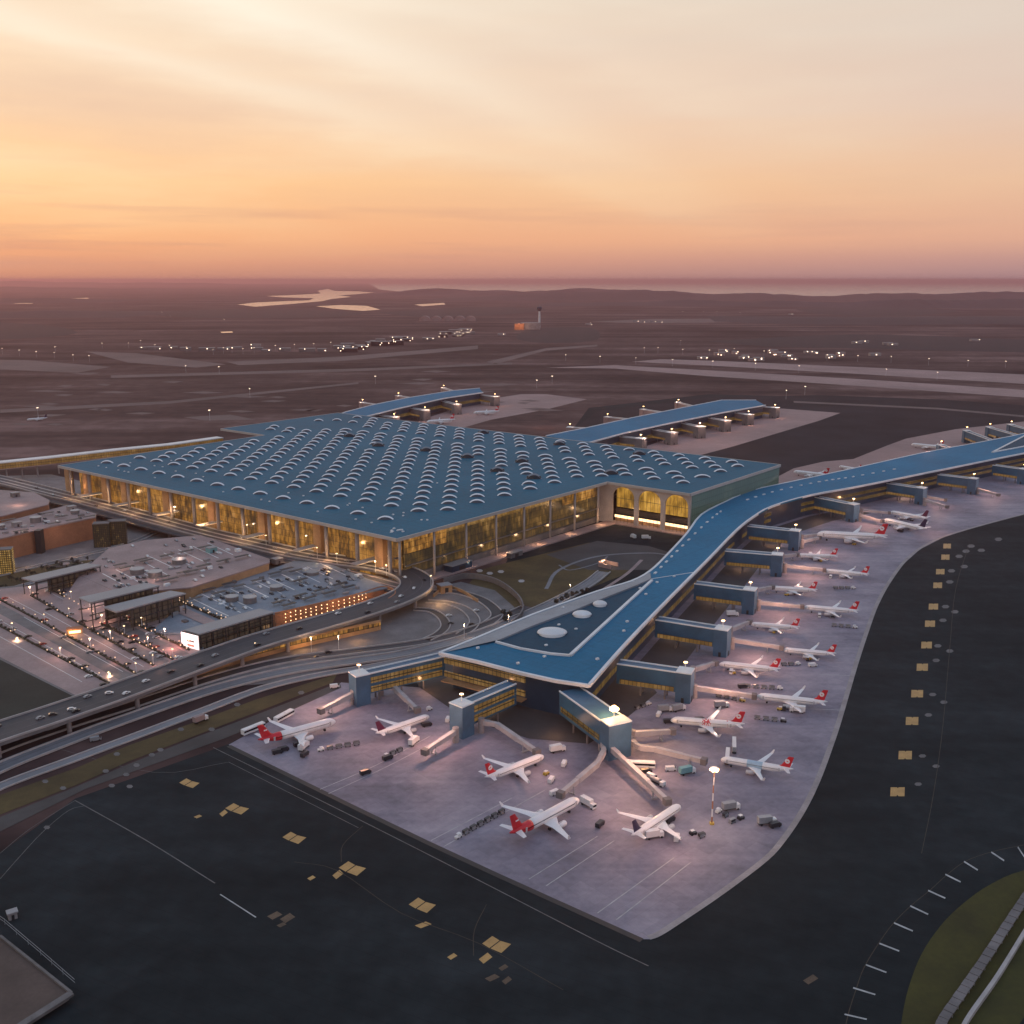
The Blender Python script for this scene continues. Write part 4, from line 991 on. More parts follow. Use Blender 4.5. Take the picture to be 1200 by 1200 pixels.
# big entrance canopies with dark frames
M['curtain'] = lit_glass('curtain_glow', [(0.35, (0.02, 0.016, 0.014)), (0.58, (0.05, 0.035, 0.025)), (0.72, (0.4, 0.22, 0.1))], 0.8, (2.6, 3.4), nscale=0.1, mull=0.2, blob=0.4)
def big_canopy(quad, z, label, walls=False):
    q = GL(quad, z); cx = sum((v for v in q), Vector()) / 4
    e = tag(empty('entrance_canopy', (cx.x, cx.y, 0)), label, 'canopy')
    b = MB(); b.prism(q, z - 0.9, z); GP(b.build('roof', M['canopy_grey']), e)
    a, b1, c1, d1 = q            # near-left, far, far-right, near-right
    L = (b1 - a).length; n = max(3, int(L / 9))
    for (s, t) in ((a, b1), (d1, c1)):
        s2 = s.lerp(t, 0.01); t2 = s.lerp(t, 0.985)
        for i in range(n + 1):
            m_ = s2.lerp(t2, i / n); ins = (cx - m_); ins.z = 0; m_ = m_ + ins.normalized() * 0.6
            k = MB(); k.box((m_.x, m_.y, (z - 0.9) / 2), (0.7, 0.7, z - 0.9), 0.4); GP(k.build('column', M['black_steel']), e)
        for zz in (z * 0.35, z * 0.68, z - 1.4):
            k = MB(); k.bar((s2.x, s2.y, zz), (t2.x, t2.y, zz), 0.4, 0.5); GP(k.build('beam', M['black_steel']), e)
    ins = (c1 - d1).normalized()
    if walls:
        s, t = d1.lerp(a, 0.12), c1.lerp(b1, 0.12)
        k = MB(); k.bar((s.x, s.y, z * 0.5 - 0.4), (t.x, t.y, z * 0.5 - 0.4), 0.5, z - 1.2); GP(k.build('curtain_wall', M['curtain']), e)
    else:
        s, t = d1.lerp(a, 0.5).lerp(c1, 0.25), c1.lerp(b1, 0.5)
        k = MB(); k.bar((s.x, s.y, z * 0.5 - 0.4), (t.x, t.y, z * 0.5 - 0.4), 0.6, z - 1.4); GP(k.build('curtain_wall', M['curtain']), e)
    return e
big_canopy([(25, 677), (101, 660), (119, 662), (40, 681)], 21, 'grey flat canopy on dark frames nearest the terracotta garage')
big_canopy([(92, 700), (170, 683), (187, 686), (105, 706)], 27, 'tallest grey canopy on dark frames in the middle of the car park')
big_canopy([(121, 711), (200, 692), (218, 695), (136, 717)], 24, 'grey canopy on dark frames just in front of the tallest one')
ca = big_canopy([(215, 738), (304, 713), (321, 717), (233, 743)], 18, 'grey roofed glazed entrance hall with white screen on its end wall', True)
s, t = G(214, 739, 18), G(234, 744, 18)
sc = tag(empty('advertising_screen', (s.x, s.y, 0)), 'bright white advertising screen on the end of the glazed entrance hall', 'screen')
dv = (s - t).normalized(); sd_ = Vector((dv.y, -dv.x, 0)); sd_ = sd_ if sd_.x < 0 or sd_.y < 0 else -sd_
off_ = Vector((-0.7, -1.1, 0))
k = MB(); k.bar((s.x + off_.x, s.y + off_.y, 11.6), (t.x + off_.x, t.y + off_.y, 11.6), 0.3, 12); GP(k.build('display', M['screen']), sc)
k = MB()
sm = s.lerp(t, 0.35) + off_ + Vector((-0.12, -0.2, 0)); sn = s.lerp(t, 0.75) + off_ + Vector((-0.12, -0.2, 0))
k.bar((sm.x, sm.y, 13.2), (sn.x, sn.y, 13.2), 0.3, 1.0); GP(k.build('picture_block', M['deck_pink']), sc)
k = MB(); k.bar((sm.x, sm.y, 10.4), (sn.x, sn.y, 10.4), 0.3, 1.2); GP(k.build('picture_block', M['screen_red']), sc)
k = MB(); k.bar((s.x - 0.2, s.y - 0.4, 11.6), (t.x - 0.2, t.y - 0.4, 11.6), 0.4, 12.8); GP(k.build('frame', M['black_steel']), sc)
lamp_light((s.x - 5, s.y - 7, 12), 4500, (1.0, 0.35, 0.28), 2)
# open car park: pale lanes, hedge strips
pod = [(-90, 690), (0, 688), (40, 684), (92, 674), (150, 700), (236, 742), (240, 768), (182, 790), (122, 811), (60, 838), (0, 850), (-90, 885)]
b = MB(); b.prism([xy(q) for q in GL(pod, ZPD)], 0, ZPD - 0.05); structure(b.build('car_park_podium', M['concrete_dark']))
b = MB(); b.sheet(GL([(-90, 690), (0, 690), (40, 686), (92, 676), (150, 702), (232, 744), (236, 766), (182, 788), (122, 809), (95, 818), (0, 770), (-90, 730)], ZPD), ZPD + 0.02); structure(b.build('car_park_paving', M['deck_pink']))
b = MB(); b.sheet(GL([(-90, 735), (0, 773), (88, 817), (50, 836), (0, 846), (-90, 880)], ZPD), ZPD + 0.04); structure(b.build('lawn', surf('dark_lawn', (0.022, 0.026, 0.02), 0.9, 0.3, 0.04, fine=0.3)))  # dark mottled lawn colour
b = MB(); u_ = GL([(93, 674), (150, 699), (181, 691)], ZU - 0.1); l_ = GL([(72, 706), (122, 734), (170, 722)], ZPD + 0.1)
b.add(u_ + l_, [[0, 1, 4, 3], [1, 2, 5, 4]]); structure(b.build('car_park_ramp', M['deck_pink']))
lanes = [[(-40, 713), (44, 757), (128, 801)], [(0, 703), (80, 746), (160, 790)], [(36, 698), (106, 738), (180, 780)], [(120, 732), (160, 752), (203, 773)], [(62, 692), (95, 710), (128, 728)], [(140, 722), (180, 742), (222, 762)], [(204, 702), (232, 714), (262, 727)]]
for i, l in enumerate(lanes):
    z = ZPD + 0.07 if i != 6 else ZL + 0.3
    road('car_park_lane', [(x - 8, y + 6) for x, y in l], 9, z, 'concrete_dark' if i % 2 else 'deck_pink', kerbs=False, n=4)
    pth = smooth_path(GL(l, z), 6)
    h = MB(); r2 = random.Random(i); h.ribbon([q + Vector((0, 0, 0.8)) for q in pth], 1.1, 0.85)
    for q in range(len(pth) - 1):
        for t in (0, 0.33, 0.66):
            c = pth[q].lerp(pth[q + 1], t)
            for m_ in range(2):
                h.ball(c + Vector((r2.uniform(-0.8, 0.8), r2.uniform(-0.8, 0.8), 0.6 + r2.uniform(0, 0.6))), r2.uniform(0.4, 0.9), 0, 5, 4)
    tag(h.build('hedge', M['leaf'], smooth=False), ['low clipped hedge along the outermost car park lane', 'low clipped hedge along the second car park lane', 'low clipped hedge along the middle car park lane', 'low hedge between lanes under the tallest canopy', 'short low hedge beside the nearest canopy to the garage', 'low hedge in front of the white screen', 'planted trough along the lower garage deck'][i], 'hedge')
# --------------------------------------------------------------- lamps
def lamp_proto(name, hgt, label, group, head=0.5, both=True, mat='lamp'):
    e = tag(empty(name, (0, 0, -500)), label, 'lamp post', group)
    b = MB(); b.tube((0, 0, 0), (0, 0, hgt), 0.16, 0.1, 6); b.build('pole', M['roof_white'], e)
    b = MB(); b.box((0, 0, hgt), (2.4 if both else 1.2, 0.2, 0.15)); b.build('arm', M['steel'], e)
    b = MB(); b.box((0, 0, hgt - 0.25), (head * 2, head, 0.3)); b.build('lamp', M[mat], e)
    return e
def spread(proto, pts, light=0, every=1, col=(1, 0.62, 0.34), dz=0):
    for i, q in enumerate(pts):
        o = proto if i == 0 else copy_tree(proto)
        o.location = q; o.rotation_euler = (0, 0, RND.uniform(0, 3))
        if light and i % every == 0: lamp_light((q[0], q[1] - 0.6, q[2] + dz), light, col, 0.4)
lp = lamp_proto('street_lamp', 9, 'slim street lamp beside the elevated departures road', 'lamps along the departures road', 0.7)
pts = [G(x, y, ZV) for x, y in ((117, 580), (158, 592), (205, 604), (255, 618), (290, 626), (312, 639), (350, 641), (372, 654), (413, 653), (395, 661), (440, 670), (455, 664), (453, 675), (505, 688))]
spread(lp, pts, 1500, 2, (1, 0.7, 0.45), 8.4)
lp = lamp_proto('street_lamp', 7, 'short lamp post among the car park hedges', 'lamps in the open car park', 0.45)
pts = []
for l in lanes[:6]:
    sp = smooth_path(GL(l, ZPD), 3)
    pts += [q for q in sp[::2]]
spread(lp, pts, 1700, 2, (1, 0.55, 0.4), 6.3)
lp = lamp_proto('street_lamp', 10, 'tall white lamp post by the lower access road', 'lamps along the access roads', 0.5)
spread(lp, [G(x, y, 0.3) for x, y in ((130, 808), (22, 765), (397, 762), (365, 764), (544, 748), (596, 737), (668, 700), (300, 771))], 1500, 1, (1, 0.62, 0.36), 9)
for x, y in ((250, 775), (310, 758), (355, 752), (420, 742)): lamp_light(G(x, y, 6), 2400, (1.0, 0.5, 0.16), 1)
for x, y in ((240, 672), (300, 660), (180, 668), (140, 655), (210, 645)): lamp_light(G(x, y, ZU + 8), 1700, (1.0, 0.6, 0.45), 1)
for x, y in ((30, 610), (80, 605), (20, 585)): lamp_light(G(x, y, 30), 2600, (1.0, 0.58, 0.42), 1)
for x, y in ((30, 655), (85, 643), (130, 655)): lamp_light(G(x, y, 8), 2200, (1.0, 0.55, 0.3), 1)
for x, y in ((250, 682), (290, 670)): lamp_light(G(x, y, ZL + 3), 900, (1.0, 0.5, 0.2), 1)
for x, y in ((345, 722), (400, 709), (440, 700)): lamp_light(G(x, y, 8), 1500, (1.0, 0.5, 0.2), 1)
# lit ground floor front of the garage, seen under the viaduct
gf = GL([(150, 818), (215, 797), (260, 783), (330, 764), (400, 748), (446, 738)], 0)
b = MB(); sp = smooth_path(gf, 3); b.ribbon([q + Vector((0, 0, 7)) for q in sp], 1.0, 7)
e = tag(empty('garage_frontage', gf[0]), 'long orange lit ground floor frontage under the departures road', 'frontage')
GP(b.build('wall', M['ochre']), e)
b = MB()
for i in range(len(sp) - 1): b.bar(sp[i] + Vector((0.2, -0.8, 4.2)), sp[i + 1] + Vector((0.2, -0.8, 4.2)), 0.4, 2.6)
GP(b.build('window_band', lit_glass('frontage_glow', GOLD, 0.6, (3, 3), nscale=0.08, mull=0.15, blob=0.3)), e)

# white roofed elevated walkway behind the terminal's left end
wk = tag(empty('elevated_walkway', G(100, 540)), 'long white-roofed elevated walkway running to the terminal\'s left end', 'walkway')
wp = GL([(-80, 549), (0, 541), (60, 535), (130, 527), (200, 520), (258, 512)], 22)
b = MB(); b.ribbon(wp, 15, 1.2); GP(b.build('roof', M['roof_white']), wk)
b = MB(); b.ribbon([q + Vector((0, 0, -8)) for q in wp], 12, 1.0); GP(b.build('deck', M['deck_pink']), wk)
b = MB(); b.ribbon([q + Vector((0, 0, -1.3)) for q in shift_path(wp, -6)], 0.4, 6.6); GP(b.build('glazing', M['amber']), wk)
for i in range(len(wp) - 1):
    for t in (0.1, 0.4, 0.7):
        q = wp[i].lerp(wp[i + 1], t); b = MB(); b.tube((q.x, q.y, 0), (q.x, q.y, 13), 1, 1, 8); GP(b.build('column', M['concrete']), wk)
for x, y in ((20, 540), (100, 531), (190, 523)): lamp_light(G(x, y, 34), 9000, (1, 0.62, 0.45), 1.5)

# shrubs in the planter between road and pier
def shrub(px, py, r, label):
    q = G(px, py, 0); e = tag(empty('shrub', q), label, 'shrub', 'shrubs between the access road and the pier')
    b = MB(); b.tube((0, 0, 0), (0, 0, r), 0.12, 0.06, 6); b.build('stem', M['bark'], e)
    rr = random.Random(px); b = MB()
    for k in range(230):
        v = Vector((rr.gauss(0, 1), rr.gauss(0, 1), rr.gauss(0, 0.8))).normalized() * r * rr.uniform(0.5, 1.0) + Vector((0, 0, r * 0.95))
        a = Vector((rr.uniform(-1, 1), rr.uniform(-1, 1), rr.uniform(-1, 1))).normalized(); c = a.orthogonal().normalized(); s_ = r * 0.2
        b.add([v - a * s_, v + c * s_ * 0.6, v + a * s_, v - c * s_ * 0.6], [[0, 1, 2, 3]])
    b.build('crown', M['leaf'], e, recalc=False)
for px, py in ((658, 704), (664, 701), (670, 699), (676, 697), (682, 695), (688, 693), (652, 707)): shrub(px, py, RND.uniform(1.6, 2.4), 'rounded grey-green shrub in the strip beside the pier roof')
for px, py in ((592, 728), (597, 722), (590, 720)): 
    q = G(px, py, 0); shrub(px, py, 2.2, 'rounded grey-green shrub in the strip beside the pier roof')

# deck bay lines, bollard lamps, and planting between the garages
def deck_lines(pts, z, wdt=0.8):
    for (x0, y0), (x1, y1) in pts:
        b = MB(); b.ribbon([G(x0, y0, z), G(x1, y1, z)], wdt); structure(b.build('bay_line', M['white'], recalc=False))
deck_lines([((222 + 14 * k, 700 - 4.2 * k), (268 + 14 * k, 722 - 4.2 * k)) for k in range(3)] + [((270 + 15 * k, 690 - 4.3 * k), (300 + 15 * k, 704 - 4.3 * k)) for k in range(8)], ZL + 0.02)
deck_lines([((120 + 16 * k, 672 - 4.5 * k), (150 + 16 * k, 688 - 4.5 * k)) for k in range(4)] + [((175 + 17 * k, 652 - 4 * k), (205 + 17 * k, 666 - 4 * k)) for k in range(5)], ZU + 0.02)
deck_lines([((-20 + 24 * k, 735 - 6.0 * k), (96 + 24 * k, 799 - 6.0 * k)) for k in range(4)] + [((10 + 24 * k, 700 - 3.0 * k), (60 + 24 * k, 726 - 3 * k)) for k in range(3)], ZPD + 0.09, 0.35)
bm_ = MB(); bm_.tube((0, 0, 0), (0, 0, 1.6), 0.12, 0.12, 6, 0); bm_.ball((0, 0, 1.9), 0.42, 1, 8, 5)
bl0 = tag(bm_.build('bollard_lamp', [M['steel'], M['lamp_bollard']]), 'small glowing bollard lamp among the car park planting', 'bollard lamp', 'bollard lamps in the open car park')
k = 0; rb_ = random.Random(2)
for l in lanes:
    zz = ZPD if l is not lanes[6] else ZL
    sp = smooth_path(GL(l, zz), 6)
    for q, n_ in zip(sp, path_normals(sp)):
        for sg in (-1, 1):
            if rb_.random() < 0.6:
                o = bl0 if k == 0 else bl0.copy()
                if k: C.objects.link(o)
                o.location = q + n_ * (sg * rb_.uniform(1.2, 1.8)); k += 1
for px, py in ((104, 686), (110, 684), (118, 688), (124, 691), (130, 694), (112, 688), (120, 683), (210, 706), (218, 710), (226, 712), (236, 718), (246, 720)):
    o = bl0.copy(); C.objects.link(o); o.location = G(px, py, ZL if px > 200 else 12)
polysheet('grass_verge', [(-60, 690), (0, 668), (60, 660), (112, 656), (150, 645), (172, 636), (178, 640), (150, 655), (115, 668), (60, 680), (0, 700), (-60, 712)], 0.16, M['grass'])
road('service_lane', [(-60, 690), (0, 674), (60, 660), (120, 646), (160, 634), (182, 624)], 7, 0.3, 'concrete_dark')
road('service_lane', [(-60, 712), (0, 694), (50, 680), (88, 668), (130, 652), (160, 640)], 6, 0.32, 'road_pale')
def small_tree(px, py, h, label, group):
    q = G(px, py, 0.2); e = tag(empty('street_tree', q), label, 'tree', group); rr = random.Random(int(px * 31 + py))
    b = MB(); b.tube((0, 0, 0), (0, 0, h * 0.55), 0.22, 0.12, 6)
    for a in range(3): b.tube((0, 0, h * 0.4), (math.cos(a * 2.1) * h * 0.22, math.sin(a * 2.1) * h * 0.22, h * 0.75), 0.1, 0.04, 5)
    b.build('trunk', M['bark'], e)
    b = MB(); cs = [Vector((rr.gauss(0, h * 0.16), rr.gauss(0, h * 0.16), h * rr.uniform(0.5, 0.85))) for _ in range(6)]
    for k in range(260):
        c_ = rr.choice(cs); v = c_ + Vector((rr.gauss(0, 1), rr.gauss(0, 1), rr.gauss(0, 0.9))).normalized() * h * rr.uniform(0.06, 0.2)
        a = Vector((rr.uniform(-1, 1), rr.uniform(-1, 1), rr.uniform(-1, 1))).normalized(); c2 = a.orthogonal().normalized(); s_ = h * 0.05
        b.add([v - a * s_, v + c2 * s_ * 0.7, v + a * s_, v - c2 * s_ * 0.7], [[0, 1, 2, 3]])
    b.build('crown', M['leaf'], e, recalc=False)
for i in range(30):
    t = i / 29; px = -4 + 172 * t; py = 690 - 6 * math.sin(t * 5) - 52 * t + (i % 3) * 3.5
    small_tree(px, py, RND.uniform(3.5, 6.5), 'small dark tree in the planted strip between the two garages', 'trees between the garages')
# oval planter
q = G(76, 662, 0.2); e = tag(empty('planter', q), 'oval planter with pale centre between canopy and terracotta garage', 'planter')
b = MB(); b.loft([[Vector((15 * r_ * math.cos(2 * math.pi * i / 24), 8 * r_ * math.sin(2 * math.pi * i / 24), z)) for i in range(24)] for r_, z in ((1, 0), (1, 1.2), (0.93, 1.2), (0.93, 0.9))], cap=False); b.build('kerb', M['concrete_dark'], e)
b = MB(); b.tube((0, 0, 0.2), (0, 0, 0.95), 7.4, 7.4, 24); b.build('soil', M['leaf'], e)
b = MB(); b.tube((0, 0, 0.9), (0, 0, 1.3), 4, 4, 20); b.build('paved_centre', M['deck_pink'], e)
for x, y in ((118, 690), (100, 720), (60, 735), (150, 745), (185, 770), (130, 770)): lamp_light(G(x, y, ZPD + 5), 1100, (1.0, 0.48, 0.36), 1)
q = G(88, 742, ZPD); e = tag(empty('ticket_booth', q, AL if False else 0.4), 'glowing orange ticket booth beneath the tallest canopy', 'booth')
b = MB(); b.box((0, 0, 1.6), (9, 5, 3.2)); b.build('wall', M['ochre'], e)
b = MB(); b.box((0, 0, 3.4), (10, 6, 0.4)); b.build('roof', M['terracotta'], e)
b = MB(); b.box((0, -2.6, 1.7), (7, 0.2, 1.6)); b.build('window', M['lamp_soft'], e)
lamp_light(q + Vector((0, -6, 4)), 2200, (1.0, 0.5, 0.15), 1)

ru = random.Random(5)
for root_, poly_, zz, n_u in ((gar, low, ZL, 16), (gu, upp, ZU, 22), (g1, left1, 20, 9)):
    k = 0
    xs_ = [q_[0] for q_ in poly_]; ys_ = [q_[1] for q_ in poly_]
    while k < n_u:
        px, py = ru.uniform(max(0, min(xs_)), max(xs_)), ru.uniform(min(ys_), max(ys_))
        ok_ = False
        for i in range(len(poly_)):
            (x0, y0), (x1, y1) = poly_[i], poly_[(i + 1) % len(poly_)]
            if (y0 > py) != (y1 > py) and px < (x1 - x0) * (py - y0) / (y1 - y0) + x0: ok_ = not ok_
        if not ok_: continue
        q = G(px, py, zz); h_ = ru.uniform(0.9, 2.4); b = MB(); b.box((q.x, q.y, zz + h_ / 2 + 0.01), (ru.uniform(1.5, 5), ru.uniform(1.5, 4), h_), AX)
        GP(b.build('rooftop_unit', ru.choice((M['steel'], M['concrete_dark'], M['roof_white'], M['concrete']))), root_); k += 1

# ================================================================ aircraft
def ring(x, y, z, ry, rz, n=16):
    return [Vector((x, y + ry * math.cos(2 * math.pi * i / n), z + rz * math.sin(2 * math.pi * i / n))) for i in range(n)]
FZ = 3.6
FUS = [(18.8, 0.12, -0.35), (18.4, 0.7, -0.3), (17.6, 1.25, -0.18), (16.4, 1.7, -0.05), (14.8, 1.95, 0), (12, 2.0, 0), (2, 2.0, 0), (-6, 2.0, 0), (-9, 1.93, 0.06), (-12, 1.62, 0.3), (-15, 1.1, 0.65), (-17.4, 0.55, 0.95), (-18.6, 0.2, 1.1)]
def fus_rings(x0, x1):
    st = sorted(FUS)
    def at(x):
        for (a, ra, za), (b_, rb, zb) in zip(st, st[1:]):
            if a <= x <= b_:
                t = (x - a) / (b_ - a); return (x, ra + (rb - ra) * t, za + (zb - za) * t)
        return st[0] if x < st[0][0] else st[-1]
    xs = [x0] + [s[0] for s in st if x0 < s[0] < x1] + [x1]
    return [ring(x, 0, FZ + z, r, r) for x, r, z in (at(x) for x in xs)]
def slab(rt, tp_, th0, th1):
    "lifting surface: rt, tp_ = (xLE, xTE, y, z)"
    rings = []
    for (xl, xt, y, z), th in ((rt, th0), (tp_, th1)):
        c = xl - xt
        prof = [(0, 0), (0.08, 0.45), (0.35, 0.55), (0.7, 0.3), (1, 0.02), (0.7, -0.25), (0.35, -0.42), (0.08, -0.35)]
        rings.append([Vector((xl - u * c, y, z + v * th)) for u, v in prof])
    return rings
def airliner(label, livery):
    e = tag(empty('airliner', (0, 0, 0)), label, 'airliner')
    fin_m = {'red': 'red', 'redrear': 'red', 'plum': 'plum', 'navy': 'navy', 'flower': 'red', 'blue': 'red'}[livery]
    body = 'plane_white'
    split = -8.0 if livery == 'redrear' else -18.6
    b = MB(); b.loft(fus_rings(split, 18.8)); fu = b.build('fuselage', M[body], e, smooth=True)
    if livery == 'redrear':
        b = MB(); b.loft(fus_rings(-18.6, -8.0)); b.build('rear_fuselage', M['red'], e, smooth=True)['label'] = 'red rear fuselage'
    if livery == 'flower':
        for xc, wd in ((0.5, 2.2), (-7.0, 3.2), (-3.8, 1.2)):
            rg = fus_rings(xc - wd, xc + wd)
            sc_ = [[Vector((v.x, v.y * 1.012, FZ + (v.z - FZ) * 1.012)) for v in r] for r in rg]
            if wd < 2: continue
            b = MB(); n = len(sc_[0]); K = 9
            for i in range(n):
                for k in range(K):
                    if (i * 3 + k * 5 + (i * k) % 4) % 7 > 2: continue
                    x0 = xc - wd + 2 * wd * k / K; x1 = x0 + 2 * wd / K * 0.92
                    j = (i + 1) % n; a, c = sc_[0][i], sc_[0][j]
                    b.add([(x0, a.y, a.z), (x1, a.y, a.z), (x1, c.y, c.z), (x0, c.y, c.z)], [[0, 1, 2, 3]])
            b.build('flower_pattern', M['red'], e)
    if livery == 'blue':
        rg = fus_rings(-3, 5); b = MB(); b.loft([[Vector((v.x, v.y * 1.012, FZ + (v.z - FZ) * 1.012)) for v in r] for r in rg], cap=False); b.build('blue_band', M['pale_blue'], e, smooth=True)
    # cockpit windows and cabin window rows
    b = MB()
    for sg in (-1, 1): b.add([(17.45, sg * 0.15, FZ + 0.98), (17.3, sg * 0.95, FZ + 0.78), (17.75, sg * 0.85, FZ + 0.4), (17.98, sg * 0.12, FZ + 0.55)], [[0, 1, 2, 3]])
    b.build('cockpit_window', M['cockpit'], e)
    for sg in (-1, 1):
        b = MB()
        for k in range(44):
            x = 14.2 - k * 0.58
            b.box((x, sg * 1.95, FZ + 0.45), (0.3, 0.1, 0.4))
        o = b.build('cabin_window', M['cockpit'], fu); o['kind'] = 'stuff'
        for x in (15.2, -11.6):
            b = MB(); b.box((x, sg * (1.88 if x > 0 else 1.66), FZ + 0.15), (0.85, 0.14, 1.8)); b.build('door', M['engine_grey'], fu)
    # wings with winglets, engines, flap fairings
    for sg in (-1, 1):
        b = MB()
        r = slab((4.6, -2.6, sg * 1.5, FZ - 1.15), (0.5, -2.9, sg * 6.2, FZ - 0.75), 0.95, 0.6) + slab((0.5, -2.9, sg * 6.2, FZ - 0.75), (-4.6, -6.2, sg * 16.6, FZ + 0.15), 0.6, 0.25)[1:]
        b.loft(r); wg = b.build('wing', M['plane_white'], e)
        b = MB(); b.loft(slab((-4.7, -6.2, sg * 16.55, FZ + 0.15), (-6.2, -6.9, sg * 17.2, FZ + 2.1), 0.2, 0.1)); b.build('winglet', M['plane_white'], wg)
        b = MB()
        b.loft([ring(x, sg * 5.75, FZ - 1.95, r_, r_, 14) for x, r_ in ((4.6, 0.92), (4.3, 1.08), (3.0, 1.15), (1.6, 1.05), (0.4, 0.72))])
        en = b.build('engine', M['engine_grey'] if livery != 'redrear' else M['plane_white'], e, smooth=True)
        b = MB(); b.loft([ring(4.62, sg * 5.75, FZ - 1.95, 0.8, 0.8, 14), ring(4.5, sg * 5.75, FZ - 1.95, 0.78, 0.78, 14)]); b.build('intake', M['dark'], en)
        b = MB(); b.loft([ring(0.6, sg * 5.75, FZ - 1.95, 0.45, 0.45, 10), ring(-0.5, sg * 5.75, FZ - 1.95, 0.2, 0.2, 10)]); b.build('exhaust_cone', M['steel'], en)
        b = MB(); b.bar((3.0, sg * 5.75, FZ - 1.0), (-0.3, sg * 5.75, FZ - 0.85), 0.3, 0.6); b.build('pylon', M['engine_grey'], en)
        b = MB(); b.loft(slab((-13.4, -16.4, sg * 0.7, FZ + 0.75), (-16.2, -17.8, sg * 6.1, FZ + 1.25), 0.4, 0.18)); b.build('tailplane', M['plane_white'], e)
    # fin
    b = MB(); rings = []
    for xl, xt, z, th in ((-10.6, -16.8, FZ + 1.5, 0.5), (-12.6, -17.2, FZ + 2.6, 0.42), (-16.0, -18.6, FZ + 7.6, 0.22)):
        c = xl - xt; rings.append([Vector((xl - u * c, v * th, z)) for u, v in ((0, 0), (0.15, 0.5), (0.5, 0.5), (1, 0.05), (1, -0.05), (0.5, -0.5), (0.15, -0.5))])
    b.loft(rings); fin = b.build('tail_fin', M[fin_m], e)
    if livery in ('red', 'flower', 'blue'):
        for sg in (-1, 1):
            b = MB(); cx, cz = -15.4, FZ + 4.9; n = 18
            b.add([(cx + 1.25 * math.cos(2 * math.pi * i / n), sg * 0.24, cz + 1.25 * math.sin(2 * math.pi * i / n)) for i in range(n)], [list(range(n))])
            em = b.build('emblem', M['plane_white'], fin)
            b = MB(); y = sg * 0.255
            b.add([(cx - 1.0, y, cz - 0.3), (cx - 0.2, y, cz + 0.1), (cx + 0.5, y, cz + 0.75), (cx + 0.15, y, cz + 0.0), (cx + 0.75, y, cz - 0.35), (cx - 0.1, y, cz - 0.32)], [[0, 1, 2, 3, 4, 5]])
            b.build('bird_mark', M['red'], em)
    if livery == 'redrear':
        b = MB()
        b.box((-15.0, 0, FZ + 4.6), (1.5, 0.56, 0.5)); b.build('fin_mark', M['plane_white'], fin)
    # gear
    for x, y in ((13.2, 0), (-1.2, 3.3), (-1.2, -3.3)):
        b = MB(); b.tube((x, y, FZ - 1.3), (x, y, 0.5), 0.14, 0.12, 6); g = b.build('landing_gear', M['steel'], e)
        b = MB()
        for s in (-0.28, 0.28):
            b = MB(); b.tube((x, y + s - 0.14, 0.52), (x, y + s + 0.14, 0.52), 0.52, 0.52, 12); b.build('wheel', M['dark'], g)
    return e
PL_LIST = [((393, 845, 302, 868), 'redrear', 'white airliner with red rear end parked leftmost on the apron'),
 ((503, 838, 440, 858), 'plum', 'white airliner with plum tail between the two left gangway towers'),
 ((637, 885, 568, 910), 'red', 'white airliner with red emblem tail in front of the second gangway tower'),
 ((678, 937, 597, 978), 'redrear', 'white airliner with red rear end nearest the viewer at the apron front'),
 ((797, 943, 740, 978), 'navy', 'white airliner with navy tail at the front of the apron by the tall mast'),
 ((786, 843, 873, 848), 'flower', 'white airliner with red flower pattern on its sides'),
 ((845, 888, 930, 900), 'blue', 'airliner with pale blue midsection and red tail behind the tall mast'),
 ((887, 815, 970, 822), 'red', 'long white airliner with red tail just beyond the flower patterned one'),
 ((843, 777, 915, 783), 'red', 'white airliner with red tail docked off the first right-hand gangway tower'),
 ((918, 760, 980, 764), 'red', 'white airliner with red tail further out beside the first right gangway'),
 ((880, 730, 937, 733), 'red', 'white airliner with bright red tail near the second right gangway tower'),
 ((942, 711, 1007, 715), 'red', 'white airliner with red tail out beyond the second right gangway tower'),
 ((902, 688, 958, 690), 'red', 'white airliner with red tail near the third right gangway tower'),
 ((964, 668, 1019, 672), 'red', 'white airliner with red tail out beyond the third right gangway tower'),
 ((933, 650, 982, 650), 'red', 'white airliner with red tail near the fourth right gangway tower'),
 ((957, 628, 1040, 631), 'red', 'large wide white airliner with red tail at the bend of the pier'),
 ((1036, 610, 1086, 621), 'navy', 'white airliner with dark tail at the far end of the curved apron'),
 ((1043, 600, 1088, 607), 'plum', 'white airliner farthest along the curved side of the pier'),
 ((1068, 521, 1106, 524), 'red', 'white airliner parked behind the pier near its second dark court'),
 ((930, 553, 972, 557), 'red', 'white airliner parked behind the pier beside the terminal corner'),
 ((985, 546, 1008, 549), 'red', 'white airliner behind the pier with its red tail showing over the roof'),
 ((500, 495, 533, 492), 'red', 'tiny white airliner on the apron of the farther rear pier'),
 ((555, 484, 585, 482), 'red', 'tiny white airliner near the tip of the farther rear pier'),
 ((35, 491, 52, 489), 'navy', 'lone small aircraft on a remote stand at the far left')]
protos = {}
PLANES = []
for (x0, y0, x1, y1), liv, lb in PL_LIST:
    nose, tail = G(x0, y0, 4), G(x1, y1, 5); d = nose - tail; d.z = 0; L = d.length
    s = max(0.86, min(1.65, L / 37.4))
    if liv not in protos: protos[liv] = airliner(lb, liv); o = protos[liv]
    else: o = copy_tree(protos[liv]); o['label'] = lb
    c = (nose + tail) / 2; o.location = (c.x, c.y, 0.14); o.rotation_euler = (0, 0, math.atan2(d.y, d.x)); o.scale = (s, s, s)
    PLANES.append((o, d.normalized(), nose, s))

